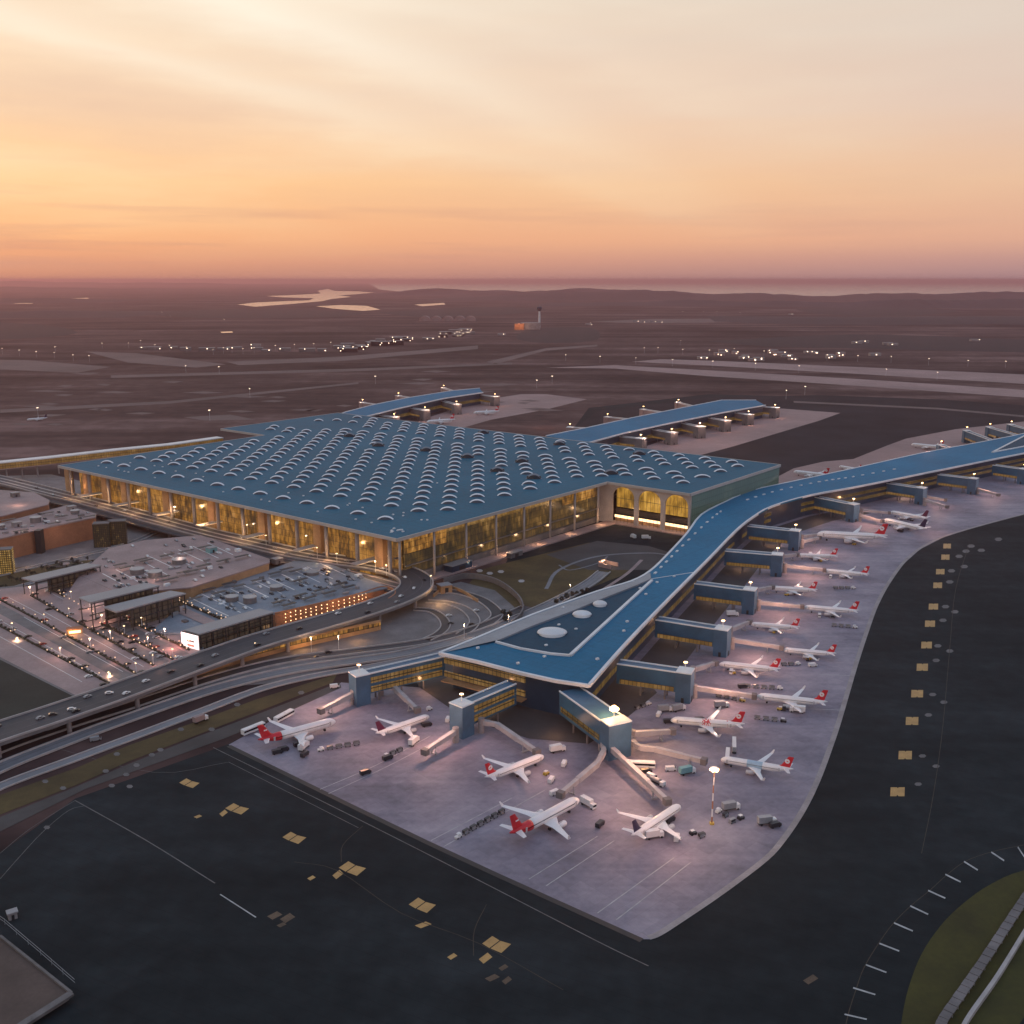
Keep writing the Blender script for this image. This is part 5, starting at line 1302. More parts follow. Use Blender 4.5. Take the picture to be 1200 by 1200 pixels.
# ================================================================ boarding bridges
def jet_bridge(pts, label, z0=6.0, z1=4.6):
    p = [G(x, y, z0 + (z1 - z0) * i / (len(pts) - 1)) for i, (x, y) in enumerate(pts)]
    e = tag(empty('boarding_bridge', (p[0].x, p[0].y, 0)), label, 'boarding bridge', None)
    for i in range(len(p) - 1):
        b = MB()
        a, c = p[i], p[i + 1]; m = a.lerp(c, 0.55)
        b.bar(a, m, 2.4, 2.6); b.bar(m - (c - a).normalized() * 0.5, c, 2.0, 2.3)
        t = GP(b.build('tunnel', M['bridge_grey']), e)
        dd = (c - a).normalized(); s_ = Vector((-dd.y, dd.x, 0))
        b = MB()
        for sg in (-1, 1): b.bar(a + s_ * (sg * 1.22), m + s_ * (sg * 1.22), 0.1, 0.8)
        o = b.build('window_strip', M['dark']); o.parent = t; o.matrix_parent_inverse = t.matrix_parent_inverse
    a, c = p[-2], p[-1]; d = (c - a); d.z = 0; d.normalize()
    b = MB(); b.tube((p[0].x, p[0].y, 0), (p[0].x, p[0].y, p[0].z + 2.2), 1.7, 1.7, 12); GP(b.build('rotunda', M['concrete']), e)
    b = MB(); b.box((c.x, c.y, c.z), (2.8, 3.4, 3.0), math.atan2(d.y, d.x)); GP(b.build('cab', M['concrete_dark']), e)
    q = a.lerp(c, 0.72); s_ = Vector((-d.y, d.x, 0))
    b = MB()
    for sg in (-1, 1): b.tube(q + s_ * (sg * 1.3) + Vector((0, 0, -q.z + 0.8)), q + s_ * (sg * 1.3), 0.3, 0.3, 6)
    b.bar(q + s_ * 1.9 + Vector((0, 0, -q.z + 0.9)), q - s_ * 1.9 + Vector((0, 0, -q.z + 0.9)), 0.7, 0.6)
    lg = GP(b.build('leg_frame', M['steel']), e)
    for sg in (-1, 1):
        b = MB(); w0 = q + s_ * (sg * 1.7) + Vector((0, 0, -q.z + 0.75)); b.tube(w0 - s_ * 0.3, w0 + s_ * 0.3, 0.6, 0.6, 10); o = b.build('wheel', M['dark']); o.parent = lg; o.matrix_parent_inverse = lg.matrix_parent_inverse
JB = [([(414, 813), (376, 833)], 'white boarding bridge reaching left from the leftmost gangway tower'),
 ([(446, 803), (462, 806), (489, 832)], 'boarding bridge running to the plum tailed airliner'),
 ([(534, 857), (498, 881)], 'boarding bridge with free end left of the second gangway tower'),
 ([(564, 846), (582, 849), (629, 881)], 'boarding bridge docked to the airliner before the second tower'),
 ([(705, 866), (708, 880), (700, 895), (657, 931)], 'bent boarding bridge to the nearest red ended airliner'),
 ([(713, 874), (735, 894), (782, 939)], 'boarding bridge to the navy tailed airliner by the mast'),
 ([(738, 868), (750, 876), (768, 878), (825, 892)], 'bent boarding bridge pointing to the blue bellied airliner'),
 ([(741, 860), (788, 857)], 'short straight boarding bridge behind the flower patterned airliner'),
 ([(814, 806), (884, 816)], 'long slim boarding bridge from the first right-hand tower'),
 ([(812, 785), (838, 777)], 'short boarding bridge on the near flank of the first right-hand tower'),
 ([(858, 750), (916, 759)], 'long slim boarding bridge from the second right-hand tower'),
 ([(856, 738), (878, 729)], 'short boarding bridge beside the second right-hand tower'),
 ([(889, 706), (940, 711)], 'long slim boarding bridge from the third right-hand tower'),
 ([(886, 692), (905, 688)], 'short boarding bridge beside the third right-hand tower'),
 ([(920, 663), (966, 668)], 'long slim boarding bridge from the fourth right-hand tower'),
 ([(917, 652), (934, 650)], 'short boarding bridge beside the fourth right-hand tower'),
 ([(940, 629), (962, 626)], 'boarding bridge to the large wide airliner, upper of a pair'),
 ([(940, 635), (960, 630)], 'boarding bridge to the large wide airliner, lower of a pair'),
 ([(1008, 604), (1034, 611)], 'boarding bridge from the gangway tower beyond the pier bend'),
 ([(1010, 598), (1042, 601)], 'upper boarding bridge from the gangway tower beyond the pier bend'),
 ([(1085, 582), (1108, 586)], 'boarding bridge from the sixth right-hand tower, upper of a pair'),
 ([(1084, 586), (1110, 594)], 'boarding bridge from the sixth right-hand tower, lower of a pair'),
 ([(1146, 573), (1170, 580)], 'boarding bridge from the tower near the right picture edge')]
for pts, lb in JB: jet_bridge(pts, lb)

# ================================================================ vehicles
def wheels(b_, xs, y, r=0.42):
    for x in xs:
        for sg in (-1, 1): b_.tube((x, sg * y - 0.15, r), (x, sg * y + 0.15, r), r, r, 8)
def vehicle(kind, label, colour, group=None):
    cat, name = {'car': ('car', 'parked_car'), 'van': ('van', 'service_van'), 'truck': ('truck', 'catering_truck'), 'bus': ('bus', 'apron_bus'), 'tug': ('tug', 'baggage_tug'), 'cart': ('cart', 'baggage_cart'), 'tanker': ('tanker', 'fuel_tanker'), 'stairs': ('stairs', 'passenger_stairs')}[kind]
    e = tag(empty(name, (0, 0, 0)), label, cat, group); m = M[colour]
    def part(n, mt, f):
        if n in ('wheel', 'post'):
            ws_ = MB(); f(ws_); per = 16 if n == 'wheel' else 10
            for k_ in range(0, len(ws_.v), per):
                b = MB(); b.v = ws_.v[k_:k_ + per]
                b.f = [[i_ - k_ for i_ in fc] for fc in ws_.f if k_ <= fc[0] < k_ + per]; b.m = [0] * len(b.f); o_ = b.build(n, mt, e)
            return o_
        b = MB(); f(b); return b.build(n, mt, e)
    if kind == 'car':
        def bd(b):
            pr_ = [(2.2, 0.35), (2.25, 0.7), (1.2, 0.85), (0.6, 1.4), (-1.2, 1.42), (-2.0, 0.9), (-2.2, 0.85), (-2.2, 0.35)]
            n = len(pr_); b.add([(x, -0.88, z) for x, z in pr_] + [(x, 0.88, z) for x, z in pr_], [list(range(n)), [n + i for i in range(n)][::-1]] + [[i, (i + 1) % n, n + (i + 1) % n, n + i] for i in range(n)])
        part('body', m, bd)
        part('window', M['cockpit'], lambda b: (b.box((-0.3, 0, 1.12), (1.7, 1.79, 0.42))))
        part('wheel', M['dark'], lambda b: wheels(b, (1.4, -1.4), 0.8, 0.33))
    elif kind == 'van':
        part('body', m, lambda b: (b.box((-0.4, 0, 1.35), (4.4, 2.0, 1.9)), b.box((2.3, 0, 0.95), (1.1, 1.9, 1.1))))
        part('window', M['cockpit'], lambda b: b.bar((1.95, 0, 1.95), (2.6, 0, 1.5), 1.8, 0.15)); part('wheel', M['dark'], lambda b: wheels(b, (1.8, -1.7), 0.9))
    elif kind == 'truck':
        part('box', m, lambda b: b.box((-0.9, 0, 2.6), (6.2, 2.5, 2.8))); part('cab', M['white'], lambda b: b.box((3.3, 0, 1.6), (1.9, 2.3, 2.1)))
        part('chassis', M['black_steel'], lambda b: b.box((0, 0, 0.85), (7.6, 1.6, 0.5))); part('windscreen', M['cockpit'], lambda b: b.box((4.28, 0, 1.95), (0.08, 2.0, 0.9)))
        part('wheel', M['dark'], lambda b: wheels(b, (3.2, -2.6), 1.05, 0.5))
    elif kind == 'bus':
        part('body', m, lambda b: b.box((0, 0, 1.65), (13.5, 2.9, 2.5))); part('window_band', M['cockpit'], lambda b: b.box((0, 0, 2.05), (13.3, 2.96, 1.0)))
        part('roof', M['white'], lambda b: (b.box((0, 0, 3.02), (13.3, 2.7, 0.3)), b.box((2, 0, 3.25), (3, 1.8, 0.3)))); part('wheel', M['dark'], lambda b: wheels(b, (4.5, -4.3), 1.25, 0.48))
    elif kind == 'tug':
        part('body', m, lambda b: (b.box((0, 0, 0.75), (3.2, 1.7, 0.8)), b.box((-1.1, 0, 1.3), (0.9, 1.5, 0.5)))); part('canopy', M['white'], lambda b: b.box((-0.3, 0, 2.1), (1.8, 1.5, 0.12)))
        part('post', M['steel'], lambda b: [b.tube((x, y, 1.1), (x, y, 2.05), 0.06, 0.06, 5) for x in (-1.0, 0.4) for y in (-0.65, 0.65)]); part('wheel', M['dark'], lambda b: wheels(b, (1.0, -1.0), 0.75))
    elif kind == 'cart':
        part('bed', M['steel'], lambda b: b.box((0, 0, 0.6), (3.2, 1.6, 0.2))); part('cover', m, lambda b: (b.box((0, 0, 1.95), (3.0, 1.6, 0.12)), b.box((-1.45, 0, 1.3), (0.1, 1.5, 1.3)), b.box((1.45, 0, 1.3), (0.1, 1.5, 1.3))))
        part('load', M['car_grey'] if colour == 'car_dark' else M['car_dark'], lambda b: b.box((0.1, 0, 1.15), (2.3, 1.3, 0.9))); part('wheel', M['dark'], lambda b: wheels(b, (1.1, -1.1), 0.7, 0.3)); part('drawbar', M['black_steel'], lambda b: b.bar((1.6, 0, 0.5), (2.4, 0, 0.45), 0.12, 0.12))
    elif kind == 'tanker':
        part('tank', m, lambda b: b.tube((-4, 0, 2.1), (1.8, 0, 2.1), 1.15, 1.15, 14)); part('cab', M['white'], lambda b: b.box((3.3, 0, 1.6), (2.0, 2.3, 2.1))); part('chassis', M['black_steel'], lambda b: b.box((0, 0, 0.85), (8.6, 1.6, 0.5))); part('wheel', M['dark'], lambda b: wheels(b, (3.2, -2.2, -3.4), 1.05, 0.5))
    elif kind == 'stairs':
        def st(b):
            for k in range(12): b.box((-3 + 0.5 * k, 0, 0.8 + 0.26 * k), (0.55, 1.5, 0.2))
        part('steps', M['steel'], st); part('canopy', m, lambda b: b.bar((-3, 0, 3.4), (3.2, 0, 6.3), 1.9, 0.15)); part('chassis', M['car_dark'], lambda b: b.box((0, 0, 0.7), (7.5, 1.9, 0.6)))
        part('post', M['white'], lambda b: [b.tube((x, y, 0.9), (x, y, 3.4 + (x + 3) * 0.46), 0.06, 0.06, 5) for x in (-2.8, 0, 2.8) for y in (-0.85, 0.85)]); part('wheel', M['dark'], lambda b: wheels(b, (2.4, -2.4), 0.9))
    return e
VP = {}
def put(kind, colour, px, py, rz, label, group=None, z=0.16, world=None, scale=1.0):
    key = (kind, colour)
    if key not in VP: VP[key] = vehicle(kind, label, colour, group); o = VP[key]
    else:
        o = copy_tree(VP[key]); o['label'] = label
        if group: o['group'] = group
        elif 'group' in o: del o['group']
    o.location = world if world is not None else G(px, py, z); o.rotation_euler = (0, 0, rz); o.scale = (scale,) * 3
    return o
def dirpx(x0, y0, x1, y1):
    d = G(x1, y1) - G(x0, y0); return math.atan2(d.y, d.x)
def train(x0, y0, x1, y1, n, where, tug='white', cart='car_dark', grp=None):
    a, b_ = G(x0, y0, 0.16), G(x1, y1, 0.16); d = (a - b_); L = d.length; d.normalize(); rz = math.atan2(d.y, d.x)
    put('tug', tug, 0, 0, rz, 'small tug heading the cart train ' + where, None, world=a)
    n = max(1, min(n, int((L - 1) / 4.4) + 1))
    for k in range(n): put('cart', cart, 0, 0, rz, 'covered baggage cart in the train ' + where, 'carts in the train ' + where, world=a - d * (4.6 + 4.5 * k))
train(537, 982, 585, 955, 12, 'at the front apron edge')
train(376, 880, 417, 873, 4, 'in front of the leftmost airliner')
train(914, 808, 884, 806, 5, 'behind the first right-hand tower', 'white')
train(918, 846, 890, 843, 5, 'beside the flower patterned airliner', 'car_dark')
train(1000, 690, 976, 690, 3, 'beyond the third right-hand tower')
train(1002, 736, 978, 734, 5, 'near the taxiway edge of the apron')
train(452, 888, 470, 880, 2, 'behind the plum tailed airliner', 'car_dark')
train(870, 822, 850, 818, 3, 'under the long white airliner', 'yellow')
train(935, 779, 918, 780, 3, 'between the first two right gangways', 'white')
train(760, 826, 744, 832, 2, 'beside the front middle gangway')
for kind, col, px, py, rz, lb in (
 ('bus', 'white', 297, 857, dirpx(285, 862, 310, 852), 'long white apron bus behind the leftmost airliner\'s tail'), ('bus', 'white', 333, 842, dirpx(322, 848, 344, 836), 'long white apron bus beside the leftmost airliner\'s wing'),
 ('truck', 'white', 689, 945, dirpx(682, 941, 697, 949), 'white catering truck at the nose of the nearest red ended airliner'), ('truck', 'white', 766, 982, 0.3, 'white catering truck under the navy tailed airliner'),
 ('truck', 'teal', 805, 907, 0.4, 'teal box truck near the bent boarding bridge'), ('truck', 'car_grey', 779, 834, 0.2, 'grey box truck by the flower patterned airliner\'s nose'), ('truck', 'car_grey', 795, 833, 0.5, 'second grey box truck beyond the flower patterned airliner\'s nose'),
 ('van', 'white', 772, 839, 1.2, 'white van in front of the flower patterned airliner'), ('van', 'car_dark', 783, 847, 0.1, 'dark van beneath the flower patterned airliner\'s nose'), ('truck', 'white', 653, 881, 0.4, 'white truck right of the emblem tailed airliner\'s nose'),
 ('van', 'white', 661, 897, 1.3, 'white van alone between two boarding bridges'), ('van', 'white', 646, 916, 1.2, 'white van behind the emblem tailed airliner\'s wing'), ('van', 'white', 650, 931, 0.7, 'white van at the free end of the bent boarding bridge'),
 ('van', 'car_dark', 703, 968, 1.0, 'dark van alone on the front apron'), ('bus', 'white', 751, 899, -0.1, 'white bus parked by the navy airliner\'s boarding bridge'), ('van', 'car_dark', 757, 906, 0.2, 'dark van just in front of the white bus'),
 ('tanker', 'car_grey', 770, 919, -0.8, 'grey fuel tanker beside the boarding bridge to the navy airliner'), ('van', 'white', 764, 912, -0.8, 'white van between the bus and the tanker'), ('stairs', 'white', 860, 880, 1.4, 'white passenger stairs at the blue bellied airliner\'s nose'),
 ('stairs', 'white', 852, 893, 1.3, 'white passenger stairs under the blue bellied airliner\'s front door'), ('truck', 'car_grey', 845, 829, 0.2, 'grey truck by the flower patterned airliner\'s far wing'), ('van', 'car_dark', 820, 845, 0.2, 'dark van under the flower patterned airliner\'s wing'),
 ('truck', 'white', 485, 872, 1.2, 'white truck to the right of the plum tailed airliner'), ('van', 'car_dark', 454, 890, 0.7, 'dark van behind the plum tailed airliner'), ('van', 'car_dark', 428, 907, 0.6, 'dark van on the open left apron'),
 ('van', 'white', 525, 845, 1.4, 'white van beside the second gangway tower'), ('tug', 'white', 503, 832, 0.7, 'white tug at the plum tailed airliner\'s nose'), ('van', 'car_dark', 500, 851, 0.5, 'dark van under the plum tailed airliner\'s wing'),
 ('van', 'car_dark', 350, 874, 0.6, 'dark van under the leftmost airliner\'s wing'), ('van', 'car_dark', 357, 886, 1.2, 'dark van in front of the leftmost airliner\'s engine'), ('truck', 'white', 356, 878, 1.3, 'white truck by the leftmost airliner\'s engine'), ('van', 'car_dark', 325, 883, 0.5, 'dark van near the tail of the leftmost airliner'), ('van', 'car_dark', 332, 880, 0.5, 'second dark van near the tail of the leftmost airliner'),
 ('van', 'white', 392, 806, 0.3, 'white van on the perimeter road behind the leftmost tower'), ('truck', 'deck_pink', 235, 846, dirpx(225, 850, 245, 842), 'pinkish lorry on the grass verge of the perimeter road'),
 ('van', 'car_grey', 112, 868, 0.5, 'grey van on the access road at the left'), ('van', 'white', 952, 781, 0.2, 'white tug-like van near the apron edge'), ('truck', 'car_grey', 898, 966, 0.2, 'grey truck at the rounded front corner of the apron'), ('van', 'car_dark', 908, 969, 0.4, 'dark van at the rounded front corner of the apron'),
 ('tug', 'white', 842, 952, 0.8, 'white tug to the right of the tall mast'), ('cart', 'car_dark', 850, 957, 0.8, 'single dark baggage cart right of the tall mast'), ('cart', 'car_grey', 858, 964, 0.6, 'single grey baggage cart right of the tall mast'), ('tug', 'car_dark', 868, 960, 0.6, 'dark tug right of the tall mast'), ('truck', 'car_grey', 856, 949, 0.3, 'grey box truck right of the tall mast'),
 ('van', 'car_dark', 785, 963, 0.8, 'dark van under the navy tailed airliner\'s wing'), ('van', 'white', 793, 984, 1.3, 'white van behind the navy tailed airliner\'s wing tip'), ('tug', 'car_dark', 812, 978, 0.5, 'dark tug right of the navy tailed airliner'), ('cart', 'car_dark', 822, 981, 0.5, 'dark cart right of the navy tailed airliner'),
 ('stairs', 'car_grey', 730, 871, 0.2, 'grey passenger stairs at the foot of the front middle tower'), ('van', 'white', 786, 903, 0.1, 'white van between boarding bridge and teal truck'), ('truck', 'white', 757, 632, 0.1, 'white lorry parked on the yard behind the pier'), ('truck', 'white', 742, 631, 1.9, 'white lorry parked slantwise on the yard behind the pier'),
 ('tug', 'yellow', 640, 908, 0.9, 'yellow tug beside the emblem tailed airliner\'s engine'), ('truck', 'white', 858, 722, 0.1, 'white truck near the second right gangway tower'), ('van', 'car_dark', 870, 806, 0.2, 'dark van by the long white airliner\'s nose')):
    put(kind, col, px, py, rz, lb)
# service clutter round each aircraft on the right-hand side
for i, (o, d, nose, s) in enumerate(PLANES[7:18]):
    sd_ = Vector((-d.y, d.x, 0)); lbl = PL_LIST[7 + i][2]
    for k in range(3):
        q = nose - d * RND.uniform(6, 26) * s + sd_ * RND.choice((-1, 1)) * RND.uniform(4.5, 9) * s; q.z = 0.16
        kind, col = RND.choice((('van', 'white'), ('van', 'car_dark'), ('cart', 'car_dark'), ('tug', 'car_dark'), ('truck', 'white'), ('cart', 'car_grey'), ('tug', 'yellow')))
        put(kind, col, 0, 0, math.atan2(d.y, d.x) + RND.choice((0, 1.57, 0.3)), 'small apron vehicle standing around the aircraft on the right-hand apron', 'apron vehicles along the right-hand stands', world=q)
# cars: garage decks, car park, roads
def cars(pts, z, rz, label, group, jit=0.1):
    for px, py in pts:
        col = RND.choice(('car_white', 'car_dark', 'car_grey', 'car_dark', 'car_grey'))
        put('car', col, px, py, rz + RND.uniform(-jit, jit), label, group, z=z)
AL = math.atan2((G(200, 790) - G(40, 690)).y, (G(200, 790) - G(40, 690)).x)
pts = []
for k in range(75):
    u, v = RND.random(), RND.random()
    x = 240 + (430 - 240) * u; y0 = 700 - (x - 240) * 0.1; pts.append((x + 20 * (v - 0.5), 704 - 0.25 * (x - 240) + 26 * v * (0.3 + 0.7 * (1 - abs(u - 0.5)))))
from mathutils.geometry import intersect_point_tri_2d
def inpoly(p, poly):
    x, y = p; r = False
    for i in range(len(poly)):
        (x0, y0), (x1, y1) = poly[i], poly[(i + 1) % len(poly)]
        if (y0 > y) != (y1 > y) and x < (x1 - x0) * (y - y0) / (y1 - y0) + x0: r = not r
    return r
cars([q for q in pts if inpoly(q, low) and inpoly((q[0], q[1] + 4), low)], ZL + 0.03, AL, 'car parked on the blue-grey garage deck', 'cars on the blue-grey garage deck')
pts = [(RND.uniform(110, 310), RND.uniform(632, 695)) for k in range(60)]
cars([q for q in pts if inpoly(q, upp) and inpoly((q[0], q[1] + 4), upp)], ZU + 0.03, AL, 'car parked on the pale pink garage deck', 'cars on the pink garage deck')
pts = [(RND.uniform(0, 110), RND.uniform(594, 630)) for k in range(30)]
cars([q for q in pts if inpoly(q, left1)], 20.03, AL, 'car parked on the terracotta garage roof', 'cars on the terracotta garage')
pts = []
for l in lanes[:6]:
    sp = smooth_path(GL(l, ZPD + 0.1), 5)
    for q, n_ in zip(sp, path_normals(sp)):
        if RND.random() < 0.7: pts.append(q + n_ * RND.choice((-3.2, 3.4)))
for q in pts:
    put('car', RND.choice(('car_white', 'car_dark', 'car_grey', 'car_dark', 'car_dark', 'car_red')), 0, 0, AL + 1.57 + RND.uniform(-0.1, 0.1), 'car parked beside a hedge in the open car park', 'cars in the open car park', world=q)
nv = path_normals(VPATH)
for i in range(4, len(VPATH) - 6, 3):
    if RND.random() < 0.62:
        o_ = RND.choice((-6.2, -0.2, 6.6)); q = VPATH[i] + nv[i] * o_ + Vector((0, 0, 0.08)); d = VPATH[i + 1] - VPATH[i]
        put('car', RND.choice(('car_white', 'car_dark', 'car_grey', 'car_dark')), 0, 0, math.atan2(d.y, d.x), 'car driving along the elevated departures road', 'cars on the departures road', world=q)
for px, py, lb in ((84, 832, 'pale car on the sloping road end at the far left, ahead of another'), (62, 838, 'dark car following a pale one at the far left'), (128, 813, 'white car under the lamp where the car park meets the road'), (558, 716, 'white car on the outer slip road'), (526, 722, 'white car on the middle slip road'), (528, 731, 'dark car on the middle slip road'), (553, 732, 'dark car on the inner bend of the slip road'), (372, 771, 'dark car under the departures road'), (385, 765, 'second dark car under the departures road')):
    put('car', 'car_white' if ('white' in lb or 'pale car' in lb) else 'car_dark', px, py, 0.4, lb, z=ZV + 0.1 if px < 130 else 0.5)

M['line_brown'] = surf('faded_line', (0.05, 0.036, 0.026), 0.8, 0.3, 0.2)
# ================================================================ painted markings
def marks(name, polys, z, mat):
    b = MB()
    for p in polys: b.sheet(GL(p, 0), z)
    return structure(b.build(name, mat))
def slab4(x, y, w, h): return [(x - w, y + h * 0.2), (x + w * 0.3, y - h), (x + w, y - h * 0.2), (x - w * 0.3, y + h)]
def pair(x, y, w, h): return [[(x - w, y - h * 0.1), (x - w * 0.3, y - h * 0.95), (x + w * 0.2, y - h * 0.45), (x - w * 0.5, y + h * 0.4)], [(x - w * 0.42, y + h * 0.44), (x + w * 0.26, y - h * 0.4), (x + w, y - h * 0.05), (x + w * 0.32, y + h * 0.95)]]
def hexa(x, y, w, h): return [(x - w, y), (x - w * 0.5, y - h), (x + w * 0.5, y - h), (x + w, y), (x + w * 0.5, y + h), (x - w * 0.5, y + h)]
def blk(x, y, w, h): return [(x - w, y - h), (x - w * 0.1, y - h), (x, y - h * 0.75), (x + w * 0.15, y - h), (x + w, y - h), (x + w * 0.96, y + h), (x + w * 0.1, y + h), (x - 0.05 * w, y + h * 0.7), (x - w * 0.2, y + h), (x - w * 1.06, y + h)]
marks('sign_marking', [q_ for x, y, w, h in ((222, 918, 12, 6), (278, 948, 14, 7), (345, 982, 14, 7.5), (413, 1018, 16, 9), (495, 1061, 16, 9.5), (582, 1107, 17, 10.5)) for q_ in pair(x, y, w, h)] +
      [slab4(262, 953, 5, 4.2), slab4(396, 1025, 6.5, 5.5), slab4(496, 1084, 10, 4), slab4(569, 1123, 8, 6.5), slab4(365, 1029, 5, 3), slab4(530, 1121, 6, 4), slab4(232, 957, 5, 2.2)] +
      [blk(x, y, w * 0.88, w * 0.56) for x, y, w in ((1110, 640, 5), (1108, 653, 5.4), (1102, 670, 5.6), (1099, 686, 5.8), (1094, 711, 6.2), (1090, 731, 6.6), (1086, 756, 7), (1081, 782, 7.4), (1075, 813, 7.8), (1069, 845, 8.3), (1061, 885, 8.8), (1052, 928, 9.4))], 0.075, M['paint_ochre'])
marks('sign_marking', [hexa(x, y, 4.6, 1.9) for x, y in ((1124, 652), (1115, 669), (1113, 682), (1108, 711), (1105, 727), (1099, 757), (1097, 774), (1093, 814), (1088, 838), (1081, 886), (1076, 919), (1130, 664), (1119, 717), (1113, 763), (1106, 823), (1097, 898), (1138, 640), (1150, 645), (1170, 632), (1132, 646))], 0.075, M['paint_faint'])
marks('worn_sign_marking', [slab4(322, 1073, 9, 5), slab4(337, 1076, 9, 6), slab4(330, 1084, 6, 3), slab4(590, 1134, 6, 4), slab4(577, 1146, 9, 4.5), slab4(594, 1149, 6, 5), slab4(950, 1148, 9, 6)], 0.075, M['paint_brown'])
def line(pts, wdt, mat='paint_faint', z=0.08, n=4, name='line_marking'):
    b = MB(); b.ribbon(smooth_path(GL(pts, z), n), wdt); structure(b.build(name, M[mat], recalc=False))
line([(88, 938), (170, 984), (252, 1035)], 0.5, 'paint_faint'); line([(258, 1048), (300, 1075)], 0.5, 'paint_white')
line([(0, 1030), (22, 1005), (50, 975), (80, 950), (100, 944)], 0.3); line([(0, 1000), (30, 975), (60, 955), (88, 938)], 0.25)
line([(250, 876), (420, 960), (560, 1031), (700, 1103), (760, 1132)], 0.45)
line([(268, 893), (420, 970)], 0.3); line([(345, 1010), (395, 1020), (470, 1070), (560, 1105), (660, 1160)], 0.3, 'line_brown'); line([(555, 1120), (556, 1090), (570, 1060)], 0.3, 'line_brown'); line([(400, 1010), (402, 990), (425, 968)], 0.3, 'line_brown'); line([(1080, 1000), (1094, 930), (1105, 850), (1113, 760), (1120, 690), (1135, 640)], 0.3, 'line_brown'); line([(60, 875), (180, 905), (268, 893)], 0.25)
arc = [(988, 1215), (995, 1185), (1003, 1160), (1012, 1135), (1028, 1108), (1046, 1083), (1068, 1061), (1090, 1043), (1110, 1025), (1132, 1009), (1163, 998), (1200, 990)]
line(arc, 0.3, 'line_brown')
marks('tick_marking', [[(x, y), (x + dx, y + dy), (x + dx - 0.6, y + dy + 1.6), (x - 0.6, y + 1.6)] for x, y, dx, dy in ((990, 1188, 26, 6), (1000, 1157, 26, 8), (1015, 1130, 24, 9), (1031, 1105, 23, 9), (1048, 1081, 22, 9.5), (1067, 1061, 21, 10), (1088, 1043, 20, 9), (1108, 1024, 18, 9), (1130, 1009, 16, 10), (1162, 998, 15, 10), (1193, 992, 8, 12))], 0.1, M['paint_white'])
# dark joint along the apron front and stand lead-in lines
b = MB(); b.ribbon(smooth_path(GL([(268, 874), (500, 987), (752, 1102)], 0.14), 3), 2.6); structure(b.build('apron_edge_strip', M['dark'], recalc=False))
for l in ([(375, 925), (440, 897), (505, 862)], [(385, 930), (450, 900), (512, 868)], [(505, 985), (600, 935)], [(520, 992), (640, 925)], [(620, 1030), (700, 980)], [(700, 1070), (790, 1005)], [(722, 1078), (810, 1010)], [(640, 1038), (720, 985)], [(960, 790), (1000, 792)], [(930, 830), (985, 832)], [(985, 690), (1030, 692)], [(1005, 655), (1050, 660)]):
    line(l, 0.4, 'paint_white', 0.16)
# grass island with walls at lower right
isl = [(1052, 1240), (1056, 1200), (1064, 1160), (1080, 1118), (1104, 1083), (1130, 1058), (1160, 1037), (1200, 1020), (1290, 1000), (1420, 1240)]
b = MB(); b.sheet([xy(q) for q in smooth_path(GL(isl[:9]), 4)] + [xy(G(1420, 1240))], 0.1); structure(b.build('grass_island', M['grass_green']))
wl0 = GL([(1090, 1235), (1105, 1200), (1150, 1135), (1195, 1066), (1230, 1015)], 0)
e = tag(empty('blast_fence', wl0[1]), 'long slatted grey-blue blast fence on the green island', 'fence')
n_ = 26
for i in range(len(wl0) - 1):
    for k in range(9):
        b = MB(); b.bar(wl0[i].lerp(wl0[i + 1], (k + 0.04) / 9) + Vector((0, 0, 2)), wl0[i].lerp(wl0[i + 1], (k + 0.96) / 9) + Vector((0, 0, 2)), 3.0 + 0.15 * (k % 2), 0.5); GP(b.build('deflector', M['concrete_dark']), e)
    b = MB()
    for k in range(7): q = wl0[i].lerp(wl0[i + 1], k / 7); b.box((q.x, q.y, 1), (0.25, 2.6, 2.0), 0.6)
    o = GP(b.build('strut', M['steel']), e); o['kind'] = 'stuff'
wall_along('concrete_wall', 'low pale concrete wall beside the blast fence on the green island', [(1118, 1235), (1132, 1200), (1170, 1145), (1210, 1080), (1240, 1035)], 1.6, 1.3, M['parapet'])
polysheet('path', [(1180, 1235), (1195, 1200), (1230, 1150), (1300, 1150), (1300, 1235)], 0.16, M['asphalt'])
# flat roofed building at lower left
zb = 2.5
e = tag(empty('flat_roof_building', G(0, 1170)), 'flat brown-roofed building cut by the lower left corner', 'building')
q = [(-120, 1050), (0, 1097), (84, 1164), (18, 1206), (-120, 1280)]
b = MB(); b.prism(GL(q, zb), zb - 1, zb); GP(b.build('roof', surf('brown_roof', (0.09, 0.062, 0.052), 0.8, 0.2, 0.08, fine=0.2)), e)
b = MB(); b.prism(offset_poly(GL(q, zb), 0.8), 0, zb - 1); GP(b.build('wall', M['concrete_dark']), e)
b = MB(); a, c = G(84, 1164, zb + 0.3), G(18, 1206, zb + 0.3); b.bar(a, c, 2.6, 0.8); a2 = G(0, 1097, zb + 0.3); b.bar(a, a2, 0.9, 0.8); GP(b.build('parapet', M['paint_faint']), e)
fe = tag(empty('perimeter_fence', G(8, 1084)), 'thin dark mesh fence along the brown-roofed building', 'fence')
fp = GL([(-20, 1066), (6, 1084), (48, 1120), (88, 1155)], 0)
for i in range(3):
    for zz in (1.2, 2.4): b = MB(); b.bar(fp[i] + Vector((0, 0, zz)), fp[i + 1] + Vector((0, 0, zz)), 0.1, 0.12); GP(b.build('rail', M['steel']), fe)
    for t in (0, 0.33, 0.66): q_ = fp[i].lerp(fp[i + 1], t); b = MB(); b.tube(q_, q_ + Vector((0, 0, 2.6)), 0.07, 0.07, 6); GP(b.build('post', M['steel']), fe)
